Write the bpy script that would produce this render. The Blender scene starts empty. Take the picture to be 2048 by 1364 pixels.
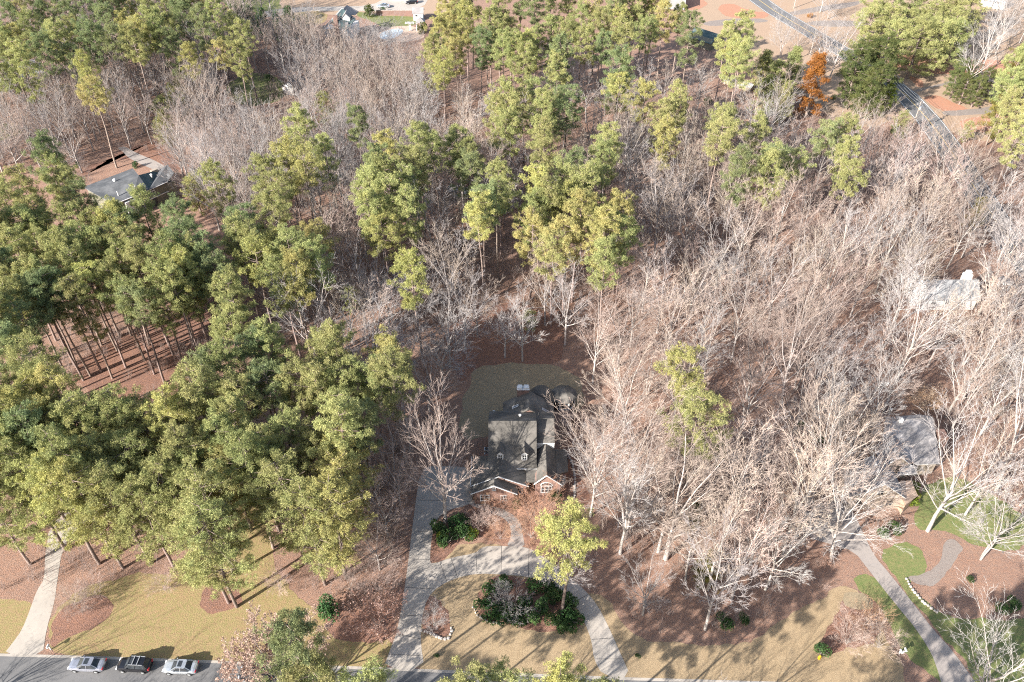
import bpy, bmesh, math, random
import numpy as np
from mathutils import Vector, Matrix
R = math.radians
scene = bpy.context.scene

# ------------------------------------------------------------------ camera, light
CAM_H, TILT, FPX = 107.0, R(41), 1650.0
cam_d = bpy.data.cameras.new('camera'); cam = bpy.data.objects.new('camera', cam_d)
scene.collection.objects.link(cam); scene.camera = cam
cam.location = (0, 0, CAM_H); cam.rotation_euler = (R(90)-TILT, 0, 0)
cam_d.sensor_width = 36; cam_d.lens = 36*FPX/2048; cam_d.clip_start = 1; cam_d.clip_end = 6000
SUN_EL, SUN_HEAD = R(26), R(40)          # light travels towards +x turned 40 degrees to +y
world = bpy.data.worlds.new('World'); scene.world = world; world.use_nodes = True
wn = world.node_tree; sky = wn.nodes.new('ShaderNodeTexSky'); sky.sky_type = 'NISHITA'
sky.sun_disc = False; sky.sun_elevation = SUN_EL; sky.sun_rotation = R(230); sky.dust_density = 1.2
bg = wn.nodes['Background']; bg.inputs[1].default_value = 0.105
hsv = wn.nodes.new('ShaderNodeHueSaturation'); hsv.inputs['Saturation'].default_value = .9
wn.links.new(sky.outputs[0], hsv.inputs['Color']); wn.links.new(hsv.outputs[0], bg.inputs[0])
sd = bpy.data.lights.new('sun', 'SUN'); sd.energy = 5.0; sd.angle = R(0.5); sd.color = (1.0, .95, .885)
sun = bpy.data.objects.new('sun', sd); scene.collection.objects.link(sun)
trav = Vector((math.cos(SUN_HEAD)*math.cos(SUN_EL), math.sin(SUN_HEAD)*math.cos(SUN_EL), -math.sin(SUN_EL)))
sun.rotation_euler = trav.to_track_quat('-Z', 'Y').to_euler(); sun.location = (-100, -60, 150)
scene.view_settings.view_transform = 'Standard'; scene.view_settings.look = 'None'
scene.view_settings.exposure = 1.5; scene.view_settings.gamma = 1
scene.cycles.use_denoising = False; scene.cycles.filter_width = 1.1; scene.cycles.max_bounces = 5; scene.cycles.diffuse_bounces = 3; scene.cycles.transparent_max_bounces = 6

random.seed(7)
COL = scene.collection
def at(u, v, z=0.0):
    x = (u-1024)/FPX; y = -(v-682)/FPX
    Y = math.cos(TILT)+y*math.sin(TILT); Z = -math.sin(TILT)+y*math.cos(TILT)
    t = (CAM_H-z)/-Z
    return Vector((x*t, Y*t, z))

# ------------------------------------------------------------------ materials
def new_mat(name):
    m = bpy.data.materials.new(name); m.use_nodes = True; nt = m.node_tree
    nt.nodes.clear(); out = nt.nodes.new('ShaderNodeOutputMaterial')
    return m, nt, out
def N(nt, t, **kw):
    n = nt.nodes.new(t)
    for k, v in kw.items(): setattr(n, k, v)
    return n
def mixc(nt, fac, a, b, mode='MIX'):
    n = N(nt, 'ShaderNodeMixRGB', blend_type=mode)
    for i, s in ((0, fac), (1, a), (2, b)):
        if hasattr(s, 'is_linked') or hasattr(s, 'links'): nt.links.new(s, n.inputs[i])
        elif i == 0: n.inputs[0].default_value = s
        else: n.inputs[i].default_value = (*s, 1)
    return n.outputs[0]
def noise(nt, vec, scale, detail=4, rough=.6, lo=.35, hi=.65):
    n = N(nt, 'ShaderNodeTexNoise'); n.inputs['Scale'].default_value = scale
    n.inputs['Detail'].default_value = detail; n.inputs['Roughness'].default_value = rough
    if vec is not None: nt.links.new(vec, n.inputs['Vector'])
    r = N(nt, 'ShaderNodeMapRange'); r.inputs[1].default_value = lo; r.inputs[2].default_value = hi
    nt.links.new(n.outputs['Fac'], r.inputs[0]); return r.outputs[0]
def objvar(nt, col, v=.3, h=.04):
    oi = N(nt, 'ShaderNodeObjectInfo')
    hs = N(nt, 'ShaderNodeHueSaturation')
    a = N(nt, 'ShaderNodeMapRange'); a.inputs[3].default_value = 1-v; a.inputs[4].default_value = 1+v
    nt.links.new(oi.outputs['Random'], a.inputs[0]); nt.links.new(a.outputs[0], hs.inputs['Value'])
    w = N(nt, 'ShaderNodeTexWhiteNoise', noise_dimensions='1D'); nt.links.new(oi.outputs['Random'], w.inputs['W'])
    b = N(nt, 'ShaderNodeMapRange'); b.inputs[3].default_value = .5-h; b.inputs[4].default_value = .5+h
    nt.links.new(w.outputs['Value'], b.inputs[0]); nt.links.new(b.outputs[0], hs.inputs['Hue'])
    nt.links.new(col, hs.inputs['Color']); return hs.outputs[0]
def solid(name, c1, c2=None, scale=2.0, rough=.8, metal=0, bump=0, var=0, lo=.35, hi=.65, detail=4):
    m, nt, out = new_mat(name)
    p = N(nt, 'ShaderNodeBsdfPrincipled'); nt.links.new(p.outputs[0], out.inputs[0])
    p.inputs['Roughness'].default_value = rough; p.inputs['Metallic'].default_value = metal
    tc = N(nt, 'ShaderNodeTexCoord').outputs['Object']
    c2 = c2 or tuple(x*.8 for x in c1)
    f = noise(nt, tc, scale, detail, .6, lo, hi)
    col = mixc(nt, f, c1, c2)
    if var: col = objvar(nt, col, var, .015)
    nt.links.new(col, p.inputs['Base Color'])
    if bump:
        b = N(nt, 'ShaderNodeBump'); b.inputs['Strength'].default_value = bump; b.inputs['Distance'].default_value = .05
        nt.links.new(f, b.inputs['Height']); nt.links.new(b.outputs[0], p.inputs['Normal'])
    return m
def foliage(name, c1, c2, var=.3, trans=.3, c3=None):
    m, nt, out = new_mat(name)
    tc = N(nt, 'ShaderNodeTexCoord').outputs['Object']
    f = noise(nt, tc, .55, 2, .5, .4, .6)
    col = mixc(nt, f, c1, c2)
    g = N(nt, 'ShaderNodeNewGeometry')
    r = N(nt, 'ShaderNodeMapRange'); r.inputs[3].default_value = .72; r.inputs[4].default_value = 1.28
    nt.links.new(g.outputs['Random Per Island'], r.inputs[0])
    hs = N(nt, 'ShaderNodeHueSaturation'); nt.links.new(r.outputs[0], hs.inputs['Value']); nt.links.new(col, hs.inputs['Color'])
    col = objvar(nt, hs.outputs[0], var, .018)
    d = N(nt, 'ShaderNodeBsdfDiffuse'); t = N(nt, 'ShaderNodeBsdfTranslucent')
    nt.links.new(col, d.inputs[0]); nt.links.new(col, t.inputs[0])
    mx = N(nt, 'ShaderNodeMixShader'); mx.inputs[0].default_value = trans
    nt.links.new(d.outputs[0], mx.inputs[1]); nt.links.new(t.outputs[0], mx.inputs[2]); nt.links.new(mx.outputs[0], out.inputs[0])
    return m
def ground_mat(name, cols, scales, bump=.6, fine=9.0, finecol=None, dist=.12, stretch=None):
    """cols: base, patch, patch2; mottled with leaf-size speckle"""
    m, nt, out = new_mat(name)
    p = N(nt, 'ShaderNodeBsdfPrincipled'); p.inputs['Roughness'].default_value = .95
    p.inputs['Specular IOR Level'].default_value = .1
    nt.links.new(p.outputs[0], out.inputs[0])
    tc = N(nt, 'ShaderNodeTexCoord').outputs['Object']
    if stretch:
        mp = N(nt, 'ShaderNodeMapping'); mp.inputs['Scale'].default_value = stretch; mp.inputs['Rotation'].default_value = (0, 0, .5)
        nt.links.new(tc, mp.inputs[0]); tcs = mp.outputs[0]
    else: tcs = tc
    c = mixc(nt, noise(nt, tc, scales[0], 5, .6, .42, .6), cols[0], cols[1])
    c = mixc(nt, noise(nt, tcs, scales[1], 4, .65, .45, .62), c, cols[2])
    f = noise(nt, tc, fine, 3, .7, .3, .7)
    c = mixc(nt, f, c, finecol or tuple(x*.45 for x in cols[0]), 'MIX')
    c2 = mixc(nt, .55, c, mixc(nt, noise(nt, tc, fine*.33, 4, .7, .4, .6), cols[0], cols[1]))
    nt.links.new(c2, p.inputs['Base Color'])
    b = N(nt, 'ShaderNodeBump'); b.inputs['Strength'].default_value = bump; b.inputs['Distance'].default_value = dist
    nt.links.new(f, b.inputs['Height']); nt.links.new(b.outputs[0], p.inputs['Normal'])
    return m
def brick_mat(name, c1, c2, mortar, scale=4.0, shingle=False):
    m, nt, out = new_mat(name)
    p = N(nt, 'ShaderNodeBsdfPrincipled'); p.inputs['Roughness'].default_value = .9
    p.inputs['Specular IOR Level'].default_value = .2
    nt.links.new(p.outputs[0], out.inputs[0])
    tc = N(nt, 'ShaderNodeTexCoord').outputs['Object']
    sx = N(nt, 'ShaderNodeSeparateXYZ'); nt.links.new(tc, sx.inputs[0])
    a = N(nt, 'ShaderNodeMath', operation='ADD'); nt.links.new(sx.outputs[0], a.inputs[0]); nt.links.new(sx.outputs[1], a.inputs[1])
    cx = N(nt, 'ShaderNodeCombineXYZ'); nt.links.new(a.outputs[0], cx.inputs[0])
    if shingle: 
        nt.links.new(sx.outputs[0], cx.inputs[0]); nt.links.new(sx.outputs[1], cx.inputs[1])
    else: nt.links.new(sx.outputs[2], cx.inputs[1])
    b = N(nt, 'ShaderNodeTexBrick'); nt.links.new(cx.outputs[0], b.inputs['Vector'])
    b.inputs['Color1'].default_value = (*c1, 1); b.inputs['Color2'].default_value = (*c2, 1); b.inputs['Mortar'].default_value = (*mortar, 1)
    b.inputs['Scale'].default_value = scale; b.inputs['Mortar Size'].default_value = .03 if shingle else .02
    b.inputs['Bias'].default_value = 0
    c = mixc(nt, noise(nt, tc, 1.3, 5, .7), b.outputs[0], tuple(x*.75 for x in c1))
    c = mixc(nt, noise(nt, tc, .35, 3, .6, .45, .7), c, tuple(x*1.15 for x in c2))
    nt.links.new(c, p.inputs['Base Color']); return m

M = {}
M['litter'] = ground_mat('leaf_litter', [(.36,.21,.145), (.28,.195,.155), (.43,.275,.195)], (.07, .45), .8, 6.5, (.19,.115,.09), .12)
M['mulch'] = ground_mat('red_mulch', [(.31,.165,.11), (.22,.135,.11), (.37,.21,.15)], (.14, .8), .8, 6.5, (.17,.095,.07), .12)
M['dry'] = ground_mat('dry_grass', [(.37,.28,.17), (.31,.23,.14), (.43,.33,.21)], (.3, 1.1), .5, 6.0, (.20,.135,.085), .06, (1, .35, 1))
M['gold'] = ground_mat('gold_green_grass', [(.285,.24,.105), (.35,.225,.135), (.33,.275,.135)], (.2, .9), .5, 6.0, (.13,.12,.05), .08)
M['back'] = ground_mat('olive_brown_grass', [(.34,.275,.18), (.29,.23,.15), (.38,.30,.195)], (.12, .6), .5, 8.0, (.14,.11,.08), .06)
M['green'] = ground_mat('green_grass', [(.15,.19,.065), (.25,.22,.10), (.12,.16,.055)], (.25, .9), .5, 6.0, (.09,.11,.045), .08)
M['field'] = ground_mat('tan_field', [(.38,.28,.20), (.34,.24,.17), (.33,.265,.19)], (.035, .25), .4, 5.0, (.33,.22,.15), .06, (1, .3, 1))
M['clay'] = ground_mat('red_clay', [(.40,.205,.135), (.36,.23,.165), (.42,.18,.11)], (.08, .4), .4, 6.0, (.38,.17,.10), .06)
M['gravel'] = ground_mat('grey_gravel', [(.27,.23,.20), (.24,.19,.16), (.30,.26,.23)], (.2, 1.5), .6, 8.0, (.22,.20,.19), .06)
def slab_mat(name, c, dark, joint=False):
    m, nt, out = new_mat(name)
    p = N(nt, 'ShaderNodeBsdfPrincipled'); p.inputs['Roughness'].default_value = .85; nt.links.new(p.outputs[0], out.inputs[0])
    p.inputs['Specular IOR Level'].default_value = .25
    tc = N(nt, 'ShaderNodeTexCoord').outputs['Object']
    k = mixc(nt, noise(nt, tc, .25, 5, .65, .4, .65), c, dark)
    k = mixc(nt, noise(nt, tc, 9, 3, .6, .3, .8), k, tuple(x*.9 for x in c))
    k = mixc(nt, noise(nt, tc, 1.7, 5, .7, .55, .75), k, tuple(x*.8 for x in dark))
    nt.links.new(k, p.inputs['Base Color']); return m
M['concrete'] = slab_mat('concrete', (.42,.375,.325), (.33,.295,.255))
M['drive_grey'] = slab_mat('worn_grey_concrete', (.33,.29,.26), (.265,.235,.215))
M['asphalt'] = slab_mat('old_asphalt', (.17,.165,.162), (.13,.127,.126))
M['joint'] = solid('joint_tar', (.12,.11,.10))
M['white_line'] = solid('road_paint_white', (.75,.75,.72))
M['yellow_line'] = solid('road_paint_yellow', (.65,.45,.15), rough=.7)
M['needle'] = foliage('pine_needles_green', (.355,.35,.145), (.275,.295,.12), .15, .2)
M['needle_y'] = foliage('pine_needles_yellow', (.42,.385,.145), (.35,.345,.135), .12, .2)
M['needle_d'] = foliage('pine_needles_dark', (.205,.245,.12), (.25,.275,.12), .15, .2)
M['cedar'] = foliage('cedar_foliage', (.15,.165,.06), (.11,.14,.055), .25)
M['cedar_o'] = foliage('olive_cedar_foliage', (.26,.21,.06), (.18,.18,.06), .2)
M['holly'] = foliage('holly_leaves', (.045,.085,.035), (.07,.12,.04), .3, .15)
M['yshrub'] = foliage('yellow_green_leaves', (.30,.33,.05), (.20,.27,.05), .1)
M['orange'] = foliage('orange_leaves', (.42,.22,.05), (.35,.18,.05), .1)
M['brownleaf'] = foliage('brown_dry_leaves', (.44,.33,.26), (.36,.26,.205), .15)
M['pbark'] = solid('pine_bark', (.27,.20,.165), (.17,.13,.115), 3.0, .95, var=.2)
M['wbark'] = solid('pale_bark', (.44,.39,.345), (.31,.275,.25), 1.5, .9, var=.12)
M['gbark'] = solid('grey_bark', (.38,.335,.305), (.27,.24,.22), 1.5, .9, var=.15)
M['twig_t'] = solid('tan_twigs', (.50,.40,.325), (.39,.315,.265), .35, .9, var=.28)
M['twig_p'] = solid('reddish_twigs', (.46,.35,.295), (.35,.275,.24), .35, .9, var=.28)
M['twig_g'] = solid('grey_twigs', (.42,.38,.36), (.32,.295,.285), .35, .9, var=.25)
M['twig_w'] = solid('white_twigs', (.43,.40,.38), (.36,.33,.315), .6, .9, var=.05)
M['twig_o'] = solid('rusty_twigs', (.46,.27,.17), (.36,.21,.14), .6, .9, var=.1)
M['brush'] = solid('undergrowth_twigs', (.31,.235,.205), (.23,.185,.17), .05, .95, lo=.4, hi=.6)
M['brick'] = brick_mat('red_brick', (.25,.155,.125), (.195,.12,.10), (.31,.25,.22), 5.5)
M['shingle'] = brick_mat('charcoal_shingles', (.115,.106,.093), (.165,.15,.132), (.055,.052,.048), 3.2, True)
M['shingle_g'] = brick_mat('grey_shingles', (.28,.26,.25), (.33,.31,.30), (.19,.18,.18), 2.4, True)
M['shingle_b'] = brick_mat('blue_grey_shingles', (.10,.105,.112), (.135,.138,.142), (.075,.08,.085), 2.0, True)
M['shingle_n'] = brick_mat('dark_green_and_shade_shingles', (.075,.12,.125), (.10,.14,.14), (.05,.07,.075), 1.5, True)
M['shingle_r'] = brick_mat('red_metal_roofing', (.38,.10,.08), (.33,.09,.07), (.28,.08,.07), .6, True)
M['shingle_l'] = brick_mat('light_grey_roofing', (.30,.30,.30), (.27,.27,.27), (.22,.22,.22), 1.2, True)
M['white'] = solid('white_paint', (.66,.65,.63), (.58,.57,.55), 1.2, .6)
M['beige'] = solid('beige_siding', (.38,.315,.25), (.33,.27,.215), 1.0, .8)
M['olive'] = solid('olive_siding', (.16,.15,.11), (.135,.125,.09), 1.0, .8)
M['tanwood'] = solid('tan_boards', (.48,.34,.25), (.40,.28,.20), 2.0, .8)
M['deck'] = solid('deck_boards', (.20,.13,.10), (.26,.18,.14), 2.0, .85)
M['glass'] = solid('window_glass', (.03,.035,.04), (.05,.055,.06), 1.0, .12)
M['sheet'] = solid('skylight_glass', (.16,.17,.19), (.22,.23,.25), 1.0, .15)
M['metal'] = solid('galvanised_metal', (.55,.56,.57), (.48,.49,.5), 3, .4, .6)
M['dark'] = solid('dark_plastic', (.03,.03,.03), (.05,.05,.05), 3, .6)
M['rock'] = solid('pale_stone', (.50,.45,.40), (.36,.32,.29), 3, .9)
M['wood'] = solid('weathered_pole_wood', (.40,.34,.29), (.28,.24,.21), 3, .9)
M['pool'] = solid('pool_cover', (.62,.70,.74), (.52,.62,.68), .4, .4)
M['sand'] = solid('pool_paving', (.52,.38,.29), (.46,.33,.25), .5, .9)
M['hyd'] = solid('yellow_enamel', (.80,.52,.03), (.72,.45,.03), 3, .4)
M['tyre'] = solid('tyre_rubber', (.02,.02,.02), (.03,.03,.03), 5, .8)
def paint(name, c):
    m, nt, out = new_mat(name); p = N(nt, 'ShaderNodeBsdfPrincipled'); nt.links.new(p.outputs[0], out.inputs[0])
    tc = N(nt, 'ShaderNodeTexCoord').outputs['Object']
    nt.links.new(mixc(nt, noise(nt, tc, 1.5, 3), c, tuple(x*.9 for x in c)), p.inputs['Base Color'])
    p.inputs['Metallic'].default_value = .55; p.inputs['Roughness'].default_value = .32; p.inputs['Coat Weight'].default_value = .7
    p.inputs['Coat Roughness'].default_value = .06
    return m
M['silver'] = paint('silver_paint', (.50,.53,.56)); M['steel'] = paint('grey_paint', (.36,.37,.42)); M['black'] = paint('black_paint', (.02,.02,.025))
M['red_lens'] = solid('red_plastic', (.45,.03,.04), (.38,.02,.03), 3, .3)
M['lens'] = solid('clear_plastic', (.75,.76,.78), (.65,.66,.68), 3, .15)

# ------------------------------------------------------------------ mesh helpers
class MB:
    def __init__(s): s.v = []; s.f = []
    def add(s, vs, fs):
        o = len(s.v); s.v += [tuple(p) for p in vs]; s.f += [tuple(i+o for i in f) for f in fs]; return s
    def box(s, x0, x1, y0, y1, z0, z1, rot=0, c=None):
        vs = [(x, y, z) for z in (z0, z1) for x, y in ((x0, y0), (x1, y0), (x1, y1), (x0, y1))]
        if rot:
            c = c or ((x0+x1)/2, (y0+y1)/2); ca, sa = math.cos(rot), math.sin(rot)
            vs = [(c[0]+(x-c[0])*ca-(y-c[1])*sa, c[1]+(x-c[0])*sa+(y-c[1])*ca, z) for x, y, z in vs]
        return s.add(vs, [(3,2,1,0), (4,5,6,7), (0,1,5,4), (1,2,6,5), (2,3,7,6), (3,0,4,7)])
    def prism(s, pts, z0, z1):
        n = len(pts)
        if sum(pts[i][0]*pts[(i+1) % n][1]-pts[(i+1) % n][0]*pts[i][1] for i in range(n)) < 0: pts = pts[::-1]
        vs = [(p[0], p[1], z0) for p in pts]+[(p[0], p[1], z1) for p in pts]
        return s.add(vs, [tuple(range(n-1, -1, -1)), tuple(range(n, 2*n))]+[(i, (i+1) % n, n+(i+1) % n, n+i) for i in range(n)])
    def extr(s, prof, axis, a, b):      # profile extruded along an axis ('x': prof=(y,z); 'y': prof=(x,z))
        n = len(prof)
        f = (lambda p, t: (t, p[0], p[1])) if axis == 'x' else (lambda p, t: (p[0], t, p[1]))
        vs = [f(p, a) for p in prof]+[f(p, b) for p in prof]
        return s.add(vs, [tuple(range(n)), tuple(range(2*n-1, n-1, -1))]+[(i, n+i, n+(i+1) % n, (i+1) % n) for i in range(n)])
    def slab(s, pts, t=.2):
        n = len(pts); vs = [tuple(p) for p in pts]+[(p[0], p[1], p[2]-t) for p in pts]
        a = sum(pts[i][0]*pts[(i+1) % n][1]-pts[(i+1) % n][0]*pts[i][1] for i in range(n))
        if a < 0:
            pts = pts[::-1]; vs = [tuple(p) for p in pts]+[(p[0], p[1], p[2]-t) for p in pts]
        return s.add(vs, [tuple(range(n)), tuple(range(2*n-1, n-1, -1))]+[(i, n+i, n+(i+1) % n, (i+1) % n) for i in range(n)])
    def tube(s, p0, p1, r0, r1=None, n=8, cap=True):
        r1 = r0 if r1 is None else r1; p0, p1 = Vector(p0), Vector(p1); d = (p1-p0).normalized()
        a = d.orthogonal().normalized(); b = d.cross(a); vs = []
        for p, r in ((p0, r0), (p1, r1)):
            vs += [p+(a*math.cos(t)+b*math.sin(t))*r for t in (2*math.pi*i/n for i in range(n))]
        fs = [(i, (i+1) % n, n+(i+1) % n, n+i) for i in range(n)]
        if cap: fs += [tuple(range(n-1, -1, -1)), tuple(range(n, 2*n))]
        return s.add(vs, fs)
    def rings(s, rings, close=True):
        n = len(rings[0]); vs = [p for r in rings for p in r]; fs = []
        for k in range(len(rings)-1):
            fs += [(k*n+i, k*n+(i+1) % n, (k+1)*n+(i+1) % n, (k+1)*n+i) for i in range(n)]
        if close: fs += [tuple(range(n-1, -1, -1)), tuple(range((len(rings)-1)*n, len(rings)*n))]
        return s.add(vs, fs)
    def build(s, name, m, parent=None, local=False, bevel=0, smooth=False):
        off = Vector((0, 0, 0)); p = None if local else parent
        while p is not None: off = off+p.location; p = p.parent
        me = bpy.data.meshes.new(name); me.from_pydata([(x-off[0], y-off[1], z-off[2]) for x, y, z in s.v], [], s.f)
        me.materials.append(m); me.update()
        bm = bmesh.new(); bm.from_mesh(me); bmesh.ops.recalc_face_normals(bm, faces=bm.faces); bm.to_mesh(me); bm.free()
        if smooth:
            for p in me.polygons: p.use_smooth = True
        o = bpy.data.objects.new(name, me); COL.objects.link(o); o.parent = parent
        if bevel:
            b = o.modifiers.new('bevel', 'BEVEL'); b.width = bevel; b.segments = 2
        return o
def tag(o, label=None, cat=None, group=None, kind=None):
    if label: o['label'] = label
    if cat: o['category'] = cat
    if group: o['group'] = group
    if kind: o['kind'] = kind
    return o
def empty(name, loc, label, cat, group=None, rz=0):
    o = bpy.data.objects.new(name, None); COL.objects.link(o); o.location = loc; o.rotation_euler = (0, 0, rz)
    o.empty_display_size = .5
    return tag(o, label, cat, group)
def sheet(name, pts, z, m, thick=0):
    bm = bmesh.new(); vs = [bm.verts.new((p[0], p[1], z)) for p in pts]
    f = bm.faces.new(vs); bm.normal_update()
    if f.normal.z < 0: bmesh.ops.reverse_faces(bm, faces=[f])
    bmesh.ops.triangulate(bm, faces=bm.faces[:], ngon_method='EAR_CLIP')
    me = bpy.data.meshes.new(name); bm.to_mesh(me); bm.free(); me.materials.append(m)
    o = bpy.data.objects.new(name, me); COL.objects.link(o); tag(o, kind='structure'); return o
def smooth_poly(pts, it=2):
    for _ in range(it):
        q = []
        for i in range(len(pts)):
            a, b = pts[i], pts[(i+1) % len(pts)]; q += [a.lerp(b, .25), a.lerp(b, .75)]
        pts = q
    return pts
def PX(l, z=0): return [at(u, v, z) for u, v in l]
def ribbon(c, w):
    L, Rr = [], []
    for i, p in enumerate(c):
        d = (c[min(i+1, len(c)-1)]-c[max(i-1, 0)]); d.z = 0; d.normalize(); n = Vector((-d.y, d.x, 0))
        L.append(p+n*w/2); Rr.append(p-n*w/2)
    return L+Rr[::-1]
def pip(x, y, poly):
    r = False; n = len(poly); j = n-1
    for i in range(n):
        xi, yi, xj, yj = poly[i][0], poly[i][1], poly[j][0], poly[j][1]
        if (yi > y) != (yj > y) and x < (xj-xi)*(y-yi)/(yj-yi)+xi: r = not r
        j = i
    return r

# ------------------------------------------------------------------ the ground
g = sheet('ground', [(-1500, -600, 0), (1500, -600, 0), (1500, 2400, 0), (-1500, 2400, 0)], 0, M['litter']); g.name = 'ground'
zr = random.Random(9)
def zone(name, l, m, z, it=2):
    pts = smooth_poly(PX(l), it)
    if m not in ('concrete', 'drive_grey', 'pool'):
        q = []; ph = zr.uniform(0, 9); acc = 0; amp = .32 if m != 'gravel' else .15
        for i, a in enumerate(pts):
            b = pts[(i+1) % len(pts)]; L = (b-a).length; k = max(1, int(L/.7)); n_ = Vector((-(b-a).y, (b-a).x, 0))/(L+1e-6)
            for j in range(k):
                acc += L/k; q.append(a.lerp(b, j/k)+n_*amp*(math.sin(acc*.9+ph)*.6+math.sin(acc*2.7+ph*2)*.35+zr.uniform(-.4, .4)))
        pts = q
    return sheet(name, pts, z, M[m])
# farther fields and clearings
zone('field', [(1300,-40),(1700,-40),(2120,-40),(2300,120),(2100,270),(1990,290),(1890,262),(1800,232),(1740,262),(1660,235),(1600,190),(1480,120),(1400,95),(1375,50)], 'field', .004)
zone('clay', [(1432,12),(1462,5),(1500,22),(1545,25),(1530,38),(1450,36)], 'clay', .008)
zone('clay', [(1700,72),(1760,95),(1850,118),(1990,118),(2060,130),(2060,160),(1960,150),(1870,148),(1800,140),(1745,112)], 'clay', .008)
zone('clay', [(1842,196),(1872,188),(1895,200),(1935,216),(1940,224),(1895,226),(1870,215)], 'clay', .008)
zone('clay', [(1915,240),(1990,228),(2060,222),(2090,262),(1990,268),(1925,262)], 'clay', .008)
zone('clay', [(1815,150),(1845,160),(1850,176),(1830,172)], 'clay', .0085)
zone('clay', [(1345,-5),(1400,-5),(1420,8),(1390,22),(1350,14)], 'clay', .008)
zone('gravel_track', [(1826,186),(1860,177),(1900,168),(1960,160),(2000,168),(2020,186),(1990,212),(1940,219),(1882,222),(1890,232),(1950,230),(2010,222),(2050,194),(2045,168),(2000,152),(1940,150),(1880,168),(1828,180)], 'gravel', .010, 1)
zone('gravel_track', [(1400,45),(1450,38),(1520,36),(1545,44),(1480,46),(1420,54)], 'gravel', .012)
zone('gravel_track', [(1568,26),(1640,12),(1700,5),(1740,-2),(1700,16),(1640,22),(1585,32)], 'gravel', .012)
zone('gravel_track', [(1608,44),(1660,40),(1720,42),(1725,52),(1660,54),(1618,50)], 'gravel', .012)
zone('lawn', [(430,-10),(560,-10),(640,-10),(620,6),(575,22),(500,26),(455,14)], 'green', .004)
zone('field', [(560,-12),(900,-12),(905,24),(860,30),(700,32),(640,28),(560,22)], 'field', .006)
zone('driveway', [(500,30),(560,16),(660,13),(740,12),(780,-8),(860,-8),(846,16),(790,24),(700,21),(600,22),(540,36)], 'concrete', .012, 1)
zone('lawn', [(560,24),(640,20),(660,34),(640,50),(600,50),(560,40)], 'gold', .010)
zone('lawn', [(712,22),(740,28),(755,32),(830,32),(835,46),(812,56),(770,58),(740,40),(715,34)], 'green', .010)
zone('pool_surround', [(748,76),(770,56),(812,50),(850,58),(850,78),(800,86)], 'sand', .014)
zone('pool', [(757,72),(765,63),(790,57),(806,58),(806,66),(790,76),(766,80)], 'pool', .020)
zone('lawn', [(450,165),(520,140),(575,165),(570,200),(500,215),(455,200)], 'green', .004)
zone('lawn', [(-60,255),(30,243),(60,258),(20,280),(-60,285)], 'green', .004)
zone('lawn', [(100,175),(160,160),(165,172),(110,192)], 'gold', .004)
zone('clay', [(-60,235),(30,222),(40,232),(-60,252)], 'clay', .006)
zone('clay', [(0,160),(60,158),(62,172),(10,186)], 'clay', .006)
zone('driveway', [(232,296),(245,302),(258,318),(320,345),(345,345),(320,325),(270,305),(250,292)], 'drive_grey', .008)
zone('mulch_bed', [(170,330),(260,315),(300,335),(345,345),(380,340),(330,300),(300,275),(270,295),(240,300),(160,360)], 'mulch', .005)
zone('mulch_bed', [(400,180),(440,180),(470,200),(420,215),(390,200)], 'mulch', .005)
# clearing in the pines and the back garden
zone('mulch_bed', [(130,745),(200,690),(330,640),(420,580),(470,560),(520,590),(450,650),(440,760),(300,810),(200,800)], 'mulch', .004)
zone('mulch_bed', [(880,660),(960,610),(1120,600),(1130,660),(1125,735),(1000,728),(950,735),(925,770),(905,740)], 'mulch', .004)
zone('lawn', [(948,735),(1000,726),(1118,728),(1165,762),(1170,810),(1130,850),(1060,870),(960,872),(930,885),(918,850),(925,800),(940,770)], 'back', .008)
zone('mulch_bed', [(1120,860),(1160,850),(1185,900),(1165,960),(1190,1010),(1150,1010),(1120,985),(930,1040),(960,1000),(1100,960),(1135,930)], 'mulch', .006)
# front lawns
zone('lawn', [(838,1110),(860,1140),(900,1085),(960,1090),(1010,1085),(1060,1150),(1130,1170),(1190,1190),(1227,1205),(1244,1250),(1261,1267),(1305,1282),(1380,1288),(1461,1291),(1500,1282),(1532,1267),(1567,1233),(1621,1212),(1680,1168),(1725,1185),(1760,1250),(1800,1320),(1815,1385),(1000,1375),(830,1360),(836,1250)], 'dry', .006, 1)
zone('lawn', [(-60,1195),(60,1195),(85,1260),(20,1315),(-60,1312)], 'gold', .006)
zone('lawn', [(96,1316),(100,1230),(160,1175),(300,1140),(380,1160),(430,1100),(470,1040),(505,960),(560,980),(540,1090),(560,1160),(640,1230),(700,1262),(790,1275),(780,1345),(500,1335),(300,1322)], 'gold', .006, 1)
zone('mulch_bed', [(98,1300),(112,1215),(200,1185),(240,1215),(190,1255),(130,1280)], 'mulch', .010)
zone('mulch_bed', [(405,1175),(450,1150),(480,1185),(485,1215),(430,1228),(395,1215)], 'mulch', .010)
zone('mulch_bed', [(640,1225),(720,1215),(790,1225),(790,1270),(735,1290),(660,1275)], 'mulch', .010)
zone('mulch_bed', [(861,1050),(930,1020),(1000,1045),(1024,1065),(1020,1085),(985,1088),(960,1068),(935,1070),(900,1110),(868,1128),(858,1110)], 'mulch', .012)
zone('mulch_bed', [(845,1205),(860,1190),(885,1200),(903,1262),(895,1278),(870,1275),(843,1262)], 'mulch', .012)
zone('mulch_bed', [(950,1215),(965,1170),(985,1150),(1060,1155),(1105,1175),(1150,1215),(1170,1250),(1110,1266),(1060,1258),(1010,1250),(965,1235)], 'mulch', .012)
zone('mulch_bed', [(1040,1085),(1060,1030),(1110,1010),(1160,1040),(1180,1100),(1140,1150),(1090,1110)], 'mulch', .012)
zone('leaf_bed', [(1682,1192),(1725,1182),(1752,1205),(1775,1250),(1740,1290),(1690,1300),(1650,1310),(1640,1270),(1680,1230)], 'mulch', .012)
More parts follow.
